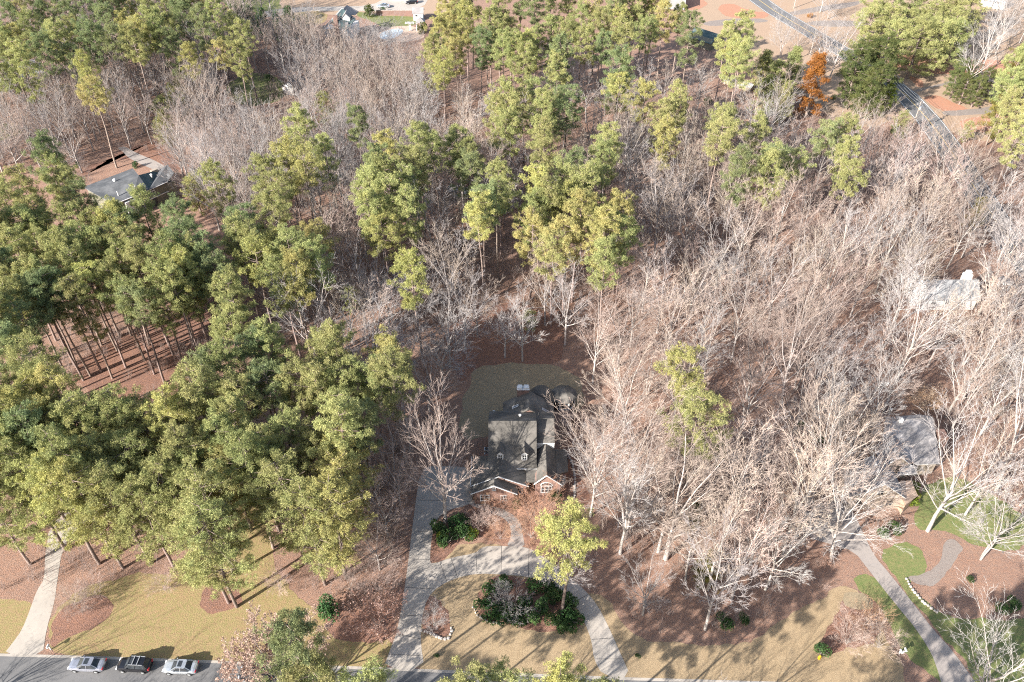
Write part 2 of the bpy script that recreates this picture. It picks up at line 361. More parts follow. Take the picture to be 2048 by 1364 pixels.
zone('bare_patch', [(1681,1191),(1722,1180),(1749,1202),(1742,1220),(1690,1218)], 'back', .016, 1)
# green lawn, creek bed and beds by the beige house
zone('lawn', [(1826,1060),(1836,1010),(1850,965),(1920,950),(2000,1000),(2080,1050),(2060,1095),(1975,1105),(1900,1062)], 'green', .006)
zone('lawn', [(1700,1160),(1722,1148),(1760,1160),(1800,1215),(1850,1275),(1905,1345),(1900,1380),(1860,1345),(1806,1312),(1790,1262),(1748,1205)], 'green', .010, 1)
zone('lawn', [(1755,1105),(1800,1080),(1850,1100),(1856,1145),(1815,1160),(1845,1200),(1880,1228),(1950,1240),(2100,1235),(2100,1385),(1960,1385),(1930,1320),(1870,1255),(1800,1170)], 'green', .010, 1)
zone('creek_bed', [(1888,1085),(1905,1075),(1932,1098),(1915,1110),(1892,1150),(1870,1172),(1840,1170),(1818,1160),(1812,1152),(1850,1150),(1880,1125)], 'gravel', .012)
# drives
zone('driveway', [(767,1336),(780,1300),(793,1267),(805,1206),(817,1120),(827,1035),(841,936),(875,931),(947,935),(947,1000),(935,1011),(895,1020),(873,1038),(864,1069),(859,1120),(864,1129),(902,1115),(950,1107),(962,1096),(975,1092),(1010,1092),(1056,1094),(1090,1116),(1138,1153),(1172,1182),(1196,1212),(1217,1253),(1237,1298),(1263,1356),(1206,1352),(1187,1317),(1184,1284),(1169,1243),(1152,1212),(1121,1185),(1097,1168),(1056,1153),(1008,1149),(953,1147),(912,1156),(878,1172),(855,1195),(843,1236),(841,1284),(849,1338)], 'concrete', .018, 1)
zone('footpath', [(1012,1095),(1023,1072),(1020,1050),(1006,1034),(980,1026),(945,1012),(935,1005),(942,998),(985,1012),(1015,1022),(1040,1040),(1046,1070),(1050,1096)], 'drive_grey', .014, 1)
zone('driveway', [(1600,1042),(1620,1015),(1660,1000),(1698,1010),(1712,1035),(1735,1085),(1751,1115),(1779,1147),(1826,1206),(1867,1260),(1905,1301),(1950,1364),(1975,1400),(1892,1400),(1871,1325),(1854,1291),(1826,1250),(1803,1223),(1775,1188),(1738,1141),(1708,1102),(1660,1088),(1615,1075)], 'drive_grey', .018, 1)
zone('driveway', [(7,1309),(26,1285),(44,1260),(60,1220),(73,1182),(89,1158),(90,1110),(100,1050),(150,1012),(200,998),(210,1020),(160,1050),(125,1095),(114,1165),(109,1206),(93,1257),(85,1314)], 'concrete', .018, 1)
# joints across the pale drive
jm = MB()
for a, b in [((800,1230),(843,1232)),((793,1268),(842,1278)),((811,1175),(870,1178)),((820,1118),(859,1119)),((828,1062),(865,1065)),((835,1000),(947,1003)),((776,1308),(846,1312)),((902,1116),(915,1155)),((952,1107),(954,1147)),((1003,1092),(1002,1149)),((880,1126),(894,1163)),((1143,1207),(1178,1188)),((1183,1279),(1226,1276)),((1190,1318),(1247,1318)),((1058,1093),(1057,1153)),((1108,1175),(1120,1140))]:
    p, q = at(*a), at(*b); d = (q-p).normalized(); n = Vector((-d.y, d.x, 0))*.04
    jm.add([p+n+Vector((0,0,.023)), p-n+Vector((0,0,.023)), q-n+Vector((0,0,.023)), q+n+Vector((0,0,.023))], [(0,1,2,3)])
tag(jm.build('driveway_joint', M['joint']), kind='structure')
# roads
rt = PX([(-400,1300),(0,1309),(215,1315),(430,1323),(600,1331),(770,1337),(1000,1347),(1260,1357),(1600,1367),(2400,1392)])
tag(sheet('road', rt+[Vector((p.x, p.y-7.2, 0)) for p in rt[::-1]], .014, M['asphalt']), kind='structure')
tag(sheet('gutter', [Vector((p.x, p.y+.15, 0)) for p in rt]+[Vector((p.x, p.y-.25, 0)) for p in rt[::-1]], .016, M['concrete']), kind='structure')
rc = [at(1490,-20)] + PX([(1549,22),(1640,76),(1700,112),(1760,152),(1812,190),(1857,240),(1892,287),(1930,345),(1990,440),(2080,560)])
sheet('road', ribbon(rc, 7.6), .022, M['asphalt']).name = 'road'
for o_, w_, mn in ((3.45, .16, 'white_line'), (-3.45, .16, 'white_line')):
    cc = []
    for i, p in enumerate(rc):
        d = rc[min(i+1, len(rc)-1)]-rc[max(i-1, 0)]; d.z = 0; d.normalize(); cc.append(p+Vector((-d.y, d.x, 0))*o_)
    sheet('edge_line', ribbon(cc, w_), .027, M[mn])
sheet('centre_line', ribbon(rc, .22), .027, M['yellow_line'])

# ------------------------------------------------------------------ houses
def win(parent, c, w, h, nrm=(0, -1), mull=1, cross=1, m='white', name='window', fr=.11):
    """window standing proud of a wall; nrm = outward direction in plan"""
    c = Vector(c); n = Vector((nrm[0], nrm[1], 0)).normalized(); t = Vector((-n.y, n.x, 0)); u = Vector((0, 0, 1))
    def bar(mb, a0, a1, b0, b1, d0, d1):
        vs = [c+t*a+u*b+n*d for d in (d0, d1) for a, b in ((a0, b0), (a1, b0), (a1, b1), (a0, b1))]
        mb.add(vs, [(3,2,1,0), (4,5,6,7), (0,1,5,4), (1,2,6,5), (2,3,7,6), (3,0,4,7)])
    f = MB(); W, H = w/2, h/2
    bar(f, -W-fr, W+fr, H, H+fr, -.02, .1); bar(f, -W-fr, W+fr, -H-fr, -H, -.02, .13)
    bar(f, -W-fr, -W, -H, H, -.02, .1); bar(f, W, W+fr, -H, H, -.02, .1)
    for k in range(1, mull+1):
        x = -W+w*k/(mull+1); bar(f, x-.035, x+.035, -H, H, .02, .08)
    for k in range(1, cross+1):
        z = -H+h*k/(cross+1); bar(f, -W, W, z-.03, z+.03, .022, .078)
    o = f.build(name, M[m], parent)
    g = MB(); bar(g, -W, W, -H, H, -.02, .04); g.build('pane', M['glass'], o)
    return o
def part(mb, name, m, p, **k): return mb.build(name, M[m], p, **k)

# --- main brick house
H1 = empty('brick_house', (0, 92, 0), 'brick house with charcoal roofs and two white dormers above the pale looping driveway', 'house')
w = MB()
w.extr([(87.6,0),(98.2,0),(98.2,5.0),(92.9,8.5),(87.6,3.9)], 'x', -3.6, 3.75)
w.extr([(-6.2,0),(2.3,0),(2.3,3.05),(-2.1,5.05),(-6.2,2.95)], 'y', 84.6, 87.61)
w.extr([(-6.0,0),(.3,0),(.3,3.0),(-2.8,4.7),(-6.0,2.9)], 'y', 83.1, 84.61)
w.extr([(-6.2,0),(-3.5,0),(-3.5,4.2),(-6.2,2.85)], 'y', 87.6, 90.4)
w.extr([(3.74,0),(7.8,0),(7.8,3.1),(5.5,5.1),(3.74,3.6)], 'y', 84.8, 91.2)
w.prism([(6.9,85.4),(7.82,85.2),(8.9,87.6),(8.9,91.8),(6.9,91.8)], 0, 2.85)
w.extr([(-1.2,0),(7.0,0),(7.0,3.3),(2.9,6.2),(-1.2,3.9)], 'y', 98.19, 102)
w.box(3.74, 6.8, 91.2, 98.2, 0, 5.2)
w.rings([[(5.2+2.1*math.cos(a*math.pi/8), 104.4+2.1*math.sin(a*math.pi/8), z) for a in range(16)] for z in (0, 3.2)])
part(w, 'wall', 'brick', H1)
for f_ in (lambda s: s.box(3.8, 6.86, 91.14, 91.3, 3.2, 5.65), lambda s: s.box(.35, 3.7, 87.45, 87.59, 2.6, 3.85), lambda s: s.extr([(6.0,5.6),(6.95,5.6),(6.95,4.6)], 'y', 90.95, 91.1)):
    s = MB(); f_(s); part(s, 'siding_panel', 'white', H1)
r = MB()
S_ = lambda *p: r.slab([Vector(q) for q in p], .2)
S_((-3.85,87.2,4.0),(4.0,87.2,4.0),(4.0,92.9,9.0),(-3.85,92.9,9.0))
S_((-3.85,92.9,9.0),(4.0,92.9,9.0),(4.0,98.7,5.3),(-3.85,98.7,5.3))
part(r, 'roof', 'shingle', H1)
r = MB()
S_((-6.6,84.4,2.95),(-2.1,84.4,5.35),(-2.1,88.7,5.35),(-6.6,90.6,2.95)); S_((-2.1,84.4,5.35),(2.65,84.4,2.95),(2.65,87.4,2.95),(-2.1,88.7,5.35))
S_((-6.55,82.85,2.93),(-2.8,82.85,4.95),(-2.8,84.8,4.95),(-6.55,84.8,2.93)); S_((-2.8,82.85,4.95),(.8,82.85,2.9),(.8,84.8,2.9),(-2.8,84.8,4.95))
part(r, 'garage_roof', 'shingle', H1)
r = MB()
S_((4.02,94.5,7.9),(6.98,94.5,7.9),(6.98,91.0,5.85),(4.02,91.0,5.85)); S_((4.02,94.5,7.9),(6.98,94.5,7.9),(6.98,98.65,5.25),(4.02,98.65,5.25))
S_((3.95,85.2,3.75),(5.5,84.5,5.5),(5.5,91.1,5.5),(3.95,91.1,4.0)); S_((5.5,84.5,5.5),(8.0,84.6,3.05),(8.0,91.1,3.05),(5.5,91.1,5.5)); S_((3.55,84.5,3.35),(5.5,84.5,5.5),(5.5,86,5.5),(3.55,86,3.35))
S_((7.2,86.0,3.95),(9.15,87.4,2.95),(9.15,92.05,2.95),(7.2,91.4,3.95)); S_((2.3,85.1,3.1),(3.9,85.1,3.1),(3.9,87.3,4.0),(2.3,87.3,4.0))
part(r, 'wing_roof', 'shingle', H1)
r = MB()
S_((-1.6,97.9,3.9),(2.9,97.9,6.6),(2.9,102.4,6.6),(-1.6,102.2,3.9)); S_((2.9,97.9,6.6),(7.35,97.9,3.4),(7.35,102.3,3.4),(2.9,102.4,6.6))
part(r, 'rear_roof', 'shingle', H1)
r = MB(); r.rings([[(5.2+k*math.cos(a*math.pi/8), 104.4+k*math.sin(a*math.pi/8), z) for a in range(16)] for k, z in ((2.45,3.2),(2.45,3.35),(1.3,4.8),(.05,5.5))])
part(r, 'turret_roof', 'shingle', H1)
# porch
P = (9.3, 104.9)
oc = lambda k, z, n=8, o=.5: [(P[0]+k*math.cos((a+o)*2*math.pi/n), P[1]+k*math.sin((a+o)*2*math.pi/n), z) for a in range(n)]
r = MB(); r.rings([oc(2.45,3.1), oc(2.45,3.25), oc(.05,4.7)]); part(r, 'porch_roof', 'shingle', H1)
po = MB()
for q in oc(2.05, 0): po.box(q[0]-.09, q[0]+.09, q[1]-.09, q[1]+.09, 1.0, 3.12)
po.rings([oc(2.12,1.0), oc(2.12,1.25)]); po.rings([oc(2.12,2.95), oc(2.12,3.12)])
pf = part(po, 'porch_frame', 'white', H1)
po = MB(); po.rings([oc(1.98,1.2), oc(1.98,3.0)]); part(po, 'screen', 'glass', H1)
po = MB(); po.rings([oc(2.0,0), oc(2.0,1.05)]); part(po, 'porch_base', 'brick', H1)
d = MB(); d.prism([(7.05,91.9),(8.2,91.9),(8.4,101),(10.9,100.6),(10.9,102.9),(7.05,103)], .95, 1.15); part(d, 'deck', 'deck', H1)
st = MB()
for k in range(5): st.box(8.6+k*.0, 9.9, 98.9-k*.32, 99.25-k*.32, .75-k*.19, .93-k*.19)
st.box(8.6, 9.9, 99.2, 100.9, .9, 1.08); part(st, 'deck_stair', 'deck', H1)
rl = MB()
def rail(a, b):
    rl.tube((*a, 2.1), (*b, 2.1), .06, n=4); rl.tube((*a, 1.3), (*b, 1.3), .04, n=4)
    L = math.dist(a, b); n_ = max(1, int(L/1.4))
    for i in range(n_+1): 
        x, y = a[0]+(b[0]-a[0])*i/n_, a[1]+(b[1]-a[1])*i/n_; rl.box(x-.05, x+.05, y-.05, y+.05, .2, 2.12)
for a, b in [((8.2,92),(9.3,91)),((8.2,92),(8.35,99.8)),((8.35,99.8),(9.4,98.2)),((10.9,100.6),(10.9,102.9)),((9.6,99.9),(10.9,100.6)),((7.1,91.7),(9.3,91))]: rail(a, b)
part(rl, 'deck_rail', 'tanwood', H1)
c = MB(); c.box(.9, 2.95, 102.0, 102.95, 0, 6.9); c.box(.82, 3.03, 101.92, 103.03, 6.9, 7.1); ch = part(c, 'chimney', 'brick', H1)
c = MB(); c.box(1.0, 1.75, 102.05, 102.9, 7.1, 7.55); c.box(2.1, 2.85, 102.05, 102.9, 7.1, 7.55); c.box(.84, 3.01, 101.94, 103.01, 7.1, 7.2); part(c, 'chimney_cap', 'white', ch)
for x in (-1.9, 2.0):
    dm = MB(); dm.extr([(x-.52,4.7),(x+.52,4.7),(x+.52,6.25),(x,6.75),(x-.52,6.25)], 'y', 88.2, 90.2); do = part(dm, 'dormer', 'white', H1)
    dr = MB(); dr.slab([(x-.7,88.05,6.22),(x,88.05,6.92),(x,90.7,6.92),(x-.7,89.9,6.22)], .1); dr.slab([(x,88.05,6.92),(x+.7,88.05,6.22),(x+.7,89.9,6.22),(x,90.7,6.92)], .1); part(dr, 'dormer_roof', 'shingle', do)
    win(do, (x, 88.2, 5.5), .6, 1.1)
def skyl(x0, x1, y0, y1, zf):
    k = MB(); k.slab([(x, y, zf(x)+.12) for x, y in ((x0,y0),(x1,y0),(x1,y1),(x0,y1))], .2); q = part(k, 'skylight', 'white', H1)
    k = MB(); k.slab([(x, y, zf(x)+.135) for x, y in ((x0+.1,y0+.1),(x1-.1,y0+.1),(x1-.1,y1-.1),(x0+.1,y1-.1))], .1); part(k, 'pane', 'sheet', q)
rf = lambda x: 6.6-(x-2.9)*.72; lf = lambda x: 6.6+(x-2.9)*.6
skyl(5.2, 6.4, 99.3, 99.8, rf); skyl(.0, 1.1, 99.6, 100.1, lf)
v = MB(); v.tube((1.35,95.5,7.2),(1.35,95.5,7.7),.12); v.tube((1.35,95.5,7.7),(1.35,95.5,7.85),.26,.1); part(v, 'roof_vent', 'white', H1)
for q in ((4.5,96.2,7.0),(6.6,95.0,7.4)):
    v = MB(); v.tube(q, (q[0],q[1],q[2]+.55), .09); part(v, 'vent_pipe', 'dark', H1)
# fascia trim, gutters
def trim(a, b, r_=.09, p=None):
    t = MB(); t.tube(a, b, r_, n=4); part(t, 'trim', 'white', p or H1)
for a, b in [((-6.6,84.32,2.85),(-2.1,84.32,5.25)),((-2.1,84.32,5.25),(2.7,84.32,2.85)),((-6.55,82.77,2.83),(-2.8,82.77,4.85)),((-2.8,82.77,4.85),(.85,82.77,2.8)),((3.5,84.42,3.25),(5.5,84.42,5.42)),((5.5,84.42,5.42),(8.05,84.5,2.95)),((-3.85,87.1,3.85),(4.0,87.1,3.85)),((4.0,91.0,5.7),(7.0,90.95,5.7)),((-6.65,84.5,2.8),(-6.65,90.6,2.8)),((3.7,87.2,3.8),(3.7,86.9,.3))]: trim(a, b)
win(H1, (-4.35,83.1,1.6), 1.3, 1.25, mull=1); win(H1, (-1.4,83.1,1.5), .8, 1.2); win(H1, (1.3,84.6,1.6), .75, 1.2); win(H1, (-2.85,83.1,3.75), .45, .5, mull=0, name='louvre')
win(H1, (5.55,84.8,1.65), 1.6, 1.5, mull=2); 
aw = MB(); aw.extr([(5.55+1.0*math.cos(k*math.pi/10), 2.62+.75*math.sin(k*math.pi/10)) for k in range(11)], 'y', 84.7, 84.82); ao = part(aw, 'arch_window', 'white', H1)
aw = MB(); aw.extr([(5.55+.85*math.cos(k*math.pi/10), 2.68+.6*math.sin(k*math.pi/10)) for k in range(11)], 'y', 84.66, 84.75); part(aw, 'pane', 'glass', ao)
win(H1, (8.36,86.4,1.7), 1.1, 1.3, nrm=(1,-.45))
dd = MB(); dd.box(2.6, 3.5, 87.4, 87.6, .1, 2.3); part(dd, 'door', 'dark', H1)
dc = MB(); dc.tube((-3.1,99.0,3.2),(-3.1,99.0,4.6),.06); part(dc, 'dish_pole', 'metal', H1)
dc = MB(); dc.tube((-3.1,98.9,4.7),(-3.2,98.7,4.85),.42,.3,12); part(dc, 'dish', 'white', H1)
fl = MB(); fl.box(-3.2,-1.2,98.7,99.6,2.6,2.75); part(fl, 'balcony', 'tanwood', H1)
for y_ in (90.8, 91.9, 93.2):
    a = empty('air_conditioner', (-4.35, y_+.9, 0), {90.8:'small metal air conditioner nearest the garage, left of the brick house',91.9:'small metal air conditioner, middle one of three left of the brick house',93.2:'small metal air conditioner nearest the back lawn, left of the brick house'}[y_], 'air conditioner', 'air conditioners beside the brick house')
    q = MB(); q.box(-4.75,-3.95,y_+.55,y_+1.25,.1,.9); part(q, 'casing', 'metal', a, bevel=.03); q = MB(); q.tube((-4.35,y_+.9,.9),(-4.35,y_+.9,.96),.3,n=12); part(q, 'fan_grille', 'dark', a)

def zoomat(ox, oy, z_):
    return lambda x, y, z=0: at(ox+x/z_, oy+y/z_, z)
# --- beige house on the right
B_ = zoomat(1680, 800, 5.246)
H2 = empty('beige_house', (63, 87, 0), 'beige house with low grey roofs at the end of the long right driveway', 'house')
w = MB()
w.prism([B_(*p) for p in [(440,280,5.0),(780,250,5.2),(800,590,3.6),(740,640,3.3),(430,640,3.3)]], 0, 3.2)
w.prism([B_(*p) for p in [(735,240,4.5),(950,215,4.5),(1020,650,3.0),(825,672,3.0)]], 0, 3.0)
a_, b_, c_ = B_(430,625,3.4), B_(580,540,5.2), B_(725,640,3.4)
gy = (a_.y+c_.y)/2
w.extr([(a_.x,0),(c_.x,0),(c_.x,3.3),((a_.x+c_.x)/2,5.4),(a_.x,3.3)], 'y', gy-.9, gy+2)
w.extr([(53.6,0),(61.8,0),(61.8,3.1),(57.9,6.2),(53.6,3.2)], 'y', 82.2, 87.5)
part(w, 'wall', 'beige', H2)
w = MB(); w.prism([(61.8,80.9),(64.2,83.0),(64.2,85.8),(61.8,84.8)], 0, 2.4); part(w, 'lean_to', 'tanwood', H2)
r = MB()
r.slab([B_(*p) for p in [(725,205,6.0),(975,178,5.6),(1052,665,3.3),(800,672,3.3)]], .2)
r.slab([B_(*p) for p in [(470,222,6.0),(725,205,6.0),(800,672,3.3),(725,645,3.4),(430,600,3.6)]], .22)
r.slab([B_(*p) for p in [(475,218,6.1),(820,190,6.1),(975,176,5.7),(830,150,5.2),(480,182,5.2)]], .2)
part(r, 'roof', 'shingle_g', H2)
mx_ = (a_.x+c_.x)/2
r = MB(); r.slab([(a_.x-.3,gy-1.2,3.3),(mx_,gy-1.2,5.65),(mx_,gy+4,5.65),(a_.x-.3,gy+3,3.3)], .15); r.slab([(mx_,gy-1.2,5.65),(c_.x+.3,gy-1.2,3.3),(c_.x+.3,gy+2,3.3),(mx_,gy+4,5.65)], .15)
part(r, 'gable_roof', 'shingle_g', H2)
r = MB(); r.slab([B_(*p) for p in [(660,668,3.5),(800,690,3.5),(808,770,2.8),(592,790,2.8)]], .15); part(r, 'entry_roof', 'shingle_g', H2)
r = MB(); r.slab([(53.3,82.0,3.1),(57.9,82.0,6.45),(57.9,87.8,6.45),(53.3,87.8,3.1)], .18); r.slab([(57.9,82.0,6.45),(62.1,82.0,3.0),(62.1,87.8,3.0),(57.9,87.8,6.45)], .18)
part(r, 'garage_roof', 'shingle_g', H2)
r = MB(); r.slab([(61.7,80.7,2.9),(64.5,82.8,2.5),(64.5,86.0,2.5),(61.7,85.0,2.9)], .12); part(r, 'lean_to_roof', 'tanwood', H2)
for a, b in [((53.3,81.9,3.0),(57.9,81.9,6.35)),((57.9,81.9,6.35),(62.1,81.9,2.9)),((a_.x-.3,gy-1.25,3.2),(mx_,gy-1.25,5.55)),((mx_,gy-1.25,5.55),(c_.x+.3,gy-1.25,3.2)),(B_(592,792,2.7),B_(810,772,2.7)),(B_(800,676,3.2),B_(1052,668,3.2))]: trim(a, b, .07, H2)
win(H2, (55.2,82.2,1.5), 1.0, 1.3, m='beige'); win(H2, (60.0,82.2,1.5), 1.0, 1.3, m='beige'); win(H2, (57.9,82.2,4.1), .8, 1.0, m='beige'); win(H2, (mx_+1.0,gy-.9,2.0), .8, 1.0, m='beige')
c = MB(); q = B_(640,210,6.2); c.box(q.x-.3,q.x+.3,q.y-.3,q.y+.3,5.4,6.5); part(c, 'roof_vent', 'white', H2)
c = MB(); q = B_(1048,400,4); c.box(q.x-.5,q.x+.7,q.y-1,q.y+1,0,5.2); part(c, 'chimney', 'brick', H2)
# --- white house behind the right woods
H3 = empty('white_house', (89.5, 134.5, 0), 'bright white house with pale grey roof half hidden in the right woods', 'house')
w = MB(); w.extr([(132.9,0),(138.6,0),(138.6,3.0),(135.7,5.3),(132.9,3.0)], 'x', 84.5, 95.2); w.extr([(-0,0)]*0 or [(83.0,0),(85.6,0),(85.6,3),(84.3,5.0),(83.0,3)], 'y', 134.2, 139); part(w, 'wall', 'white', H3)
r = MB(); r.slab([(84.9,132.4,2.9),(95.6,132.4,2.9),(95.6,135.7,5.7),(84.9,135.7,5.7)], .2); r.slab([(84.9,135.7,5.7),(95.6,135.7,5.7),(95.6,139,3),(84.9,139,3)], .2)
part(r, 'roof', 'shingle_l', H3)
r = MB(); r.slab([(82.8,133.9,2.95),(84.3,133.9,5.3),(84.3,139.2,5.3),(82.8,139.2,2.95)], .15); r.slab([(84.3,133.9,5.3),(86.0,133.9,2.95),(86.0,139.2,2.95),(84.3,139.2,5.3)], .15); part(r, 'side_roof', 'white', H3)
win(H3, (89.3,132.9,1.9), .9, .8, m='white'); win(H3, (92.1,132.9,1.9), .9, .8, m='white'); win(H3, (86.5,132.9,1.9), .9, .8)
c = MB(); c.box(92.6,94.2,135.9,137.1,3,6.6); c.box(92.9,93.9,136.1,136.9,6.6,7.3); part(c, 'chimney', 'white', H3)
q = at(2004,578); pg = empty('garden_shelter', q, 'small round shelter with grey top and white rim, right of the white house', 'shelter')
c = MB(); c.rings([[(q.x+k*math.cos(a*math.pi/8), q.y+k*math.sin(a*math.pi/8), z) for a in range(16)] for k, z in ((1.4,2.3),(1.4,2.4),(.1,3.0))]); part(c, 'canopy', 'shingle_g', pg)
c = MB()
for a in range(6): c.tube((q.x+1.2*math.cos(a*1.047), q.y+1.2*math.sin(a*1.047), 0), (q.x+1.2*math.cos(a*1.047), q.y+1.2*math.sin(a*1.047), 2.3), .08, n=6)
for k in range(16): c.tube((q.x+1.4*math.cos(k*math.pi/8), q.y+1.4*math.sin(k*math.pi/8), 2.2), (q.x+1.4*math.cos((k+1)*math.pi/8), q.y+1.4*math.sin((k+1)*math.pi/8), 2.2), .1, n=4)
part(c, 'frame', 'white', pg)
# --- olive house on the left
L_ = zoomat(160, 300, 8.533)
H4 = empty('olive_house', (-90, 172, 0), 'olive sided house with blue grey roof and shade toned cross gable, upper left', 'house')
P4 = {k: L_(*v_) for k, v_ in dict(a=(60,630,4.9), b=(900,310,4.9), c=(1000,430,7.2), d=(1170,682,4.9), e=(1350,338,5.2), f=(1490,250,6.6), g=(1610,390,6.6), h=(1490,535,4.9), i=(900,792,4.9), j=(570,922,4.9), k=(180,700,6.2)).items()}
r = MB(); r.slab([P4[k] for k in 'bcdijka'], .22); part(r, 'roof', 'shingle_b', H4)
r = MB(); r.slab([P4['c']+Vector((0,0,.02)), P4['e'], P4['d']+Vector((.05,0,.01))], .2); part(r, 'shade_toned_gable', 'shingle_n', H4)  # slope turned from the sun; its shade is put into darker shingles
r = MB(); r.slab([P4[k]+Vector((.03,.03,0)) for k in 'defgh'], .22); part(r, 'wing_roof', 'shingle_b', H4)
def inset(pts, k, cz=None):
    c0 = sum((Vector(p) for p in pts), Vector())/len(pts); return [Vector(p).lerp(c0, k) for p in pts]
w = MB(); w.prism([(p.x, p.y) for p in inset([P4[k] for k in 'aceghij'], .05)], 0, 4.4); part(w, 'wall', 'olive', H4)
hi, hh = inset([P4[k] for k in 'aceghij'], .05)[5], inset([P4[k] for k in 'aceghij'], .05)[4]
dv = (hh-hi); dv.z = 0; Lw = dv.length; dv.normalize(); nv = Vector((dv.y, -dv.x, 0))
def onw(f, z): p = hi+dv*Lw*f; return (p.x, p.y, z)
dn = nv*.1-Vector((0,0,.1)); trim(Vector(onw(0,2.3))+nv*.06, Vector(onw(1,2.3))+nv*.06, .13, H4); trim(P4['i']+dn, P4['h']+dn, .12, H4); trim(P4['j']+dn, P4['i']+dn, .12, H4)
win(H4, onw(.15,3.5), 1.0, 1.2, nrm=nv); win(H4, onw(.55,3.5), 1.0, 1.2, nrm=nv); win(H4, onw(.22,1.2), 1.6, 1.2, nrm=nv); 
dd = MB(); q = Vector(onw(.55,0)); dd.box(q.x-.45,q.x+.45,q.y-.2,q.y+.1,.1,2.1, rot=math.atan2(dv.y,dv.x)); part(dd, 'door', 'dark', H4)
bb = MB(); q = L_(840,900,3.5); bb.box(q.x-1.4,q.x+1.4,q.y-.8,q.y+1.4,0,4.3, rot=math.atan2(dv.y,dv.x)); part(bb, 'sun_room', 'white', H4)
for q, rr, hh_ in ((L_(585,515,6.6),.45,.35), (L_(1215,425,6.3),.35,.3)):
    v = MB(); v.tube(q-Vector((0,0,.6)), q+Vector((0,0,.1)), rr*.6, n=10); v.tube(q+Vector((0,0,.1)), q+Vector((0,0,hh_)), rr, rr*.5, n=10); part(v, 'roof_vent', 'white', H4)
for q in (L_(945,640,6.2), L_(890,700,6), L_(640,735,6), L_(1020,640,6.1)):
    v = MB(); v.tube(q-Vector((0,0,.8)), q+Vector((0,0,.5)), .11, n=8); part(v, 'vent_pipe', 'white', H4)
ca = MB(); q = L_(1260,350,5.8); ca.box(q.x-.8,q.x+.8,q.y-.3,q.y+.5,3,6.0,rot=.8); part(ca, 'gable_end', 'beige', H4)
# --- green-roofed white house at the top
T_ = zoomat(600, 0, 6.82)
H5 = empty('gabled_house', (-60, 288, 0), 'white house with dark green roof, brick chimney and white dormer, top edge', 'house')
r = MB(); r.slab([T_(*p) for p in [(480,225,7.5),(575,115,8.8),(760,250,6.5),(640,412,4.2),(415,300,4.6)]], .25); part(r, 'roof', 'shingle_n', H5)
r = MB(); r.slab([T_(*p) for p in [(590,115,8.6),(640,66,8.8),(800,155,6.2),(750,200,5.8),(650,190,7.2)]], .25); part(r, 'rear_roof', 'shingle_g', H5)  # sunlit slope of the dark roof, its brightness put into grey shingles
r = MB(); r.slab([T_(*p) for p in [(310,385,3.2),(570,108,8.7),(600,118,8.7),(420,310,4.8)]], .2); part(r, 'side_roof', 'shingle_l', H5)
w = MB(); w.prism([T_(*p) for p in [(330,392,3.2),(560,130,8.4),(640,80,8.4),(790,170,6),(745,262,5.6),(640,400,4.0),(430,330,4.4)]], 0, 3.4); 
w.slab([T_(*p) for p in [(420,312,4.6),(480,390,3.3),(350,390,3.3)]], .3); part(w, 'wall', 'white', H5)
w = MB(); p0 = T_(625,215,7.6); w.extr([(p0.x-1.2,5),(p0.x+1.2,5),(p0.x+1.2,7.2),(p0.x,8.4),(p0.x-1.2,7.2)], 'y', p0.y-.6, p0.y+3); do = part(w, 'dormer', 'white', H5)
w = MB(); w.slab([(p0.x-1.5,p0.y-.8,7.1),(p0.x,p0.y-.8,8.7),(p0.x,p0.y+3,8.7),(p0.x-1.5,p0.y+3,7.1)], .15); w.slab([(p0.x,p0.y-.8,8.7),(p0.x+1.5,p0.y-.8,7.1),(p0.x+1.5,p0.y+3,7.1),(p0.x,p0.y+3,8.7)], .15); part(w, 'dormer_roof', 'shingle_g', do)
q = T_(490,300,6); c = MB(); c.box(q.x-.7,q.x+.7,q.y-.6,q.y+.6,0,8.2); part(c, 'chimney', 'brick', H5)
q = T_(640,320,5.6)
for dx in (-2.2, 0): 
    v = MB(); v.box(q.x+dx-.5,q.x+dx+.5,q.y-.4,q.y+.4,5.0,5.9); part(v, 'skylight', 'sheet', H5)
win(H5, T_(720,330,2), 1.0, 1.2, nrm=(.8,-.6)); 
# --- small outbuildings and hidden houses
def gable(name, c, L, W, h, rh, ang, wall, roofm, label, cat, wins=(), grp=None):
    """simple gabled building, ridge along local x; c ground centre"""
    o = empty(name, c, label, cat, grp, ang)
    w = MB(); w.extr([(-W/2,0),(W/2,0),(W/2,h),(0,rh-.15),(-W/2,h)], 'x', -L/2, L/2); part(w, 'wall', wall, o, local=True)
    r = MB(); e = .35
    r.slab([(-L/2-e,-W/2-e,h-.25),(L/2+e,-W/2-e,h-.25),(L/2+e,0,rh),(-L/2-e,0,rh)], .15); r.slab([(-L/2-e,0,rh),(L/2+e,0,rh),(L/2+e,W/2+e,h-.25),(-L/2-e,W/2+e,h-.25)], .15)
    part(r, 'roof', roofm, o, local=True)
    for x, z, ww, hh in wins:
        f = MB(); f.box(x-ww/2-.1,x+ww/2+.1,-W/2-.08,-W/2+.02,z-hh/2-.1,z+hh/2+.1); fo = part(f, 'window', 'white', o, local=True)
        f = MB(); f.box(x-ww/2,x+ww/2,-W/2-.11,-W/2,z-hh/2,z+hh/2); part(f, 'pane', 'glass', fo, local=True)
    return o
gable('garden_shed', T_(1620,260), 3.4, 3.2, 2.9, 4.2, 0, 'white', 'shingle_g', 'small white garden shed with grey roof on the lawn beside the pool', 'shed', [(-.6,1.8,.7,.6)])
q = T_(1650,400); pv = empty('pool_pavilion', q, 'open white pavilion with grey pyramid roof at the right side of the pool', 'pavilion')
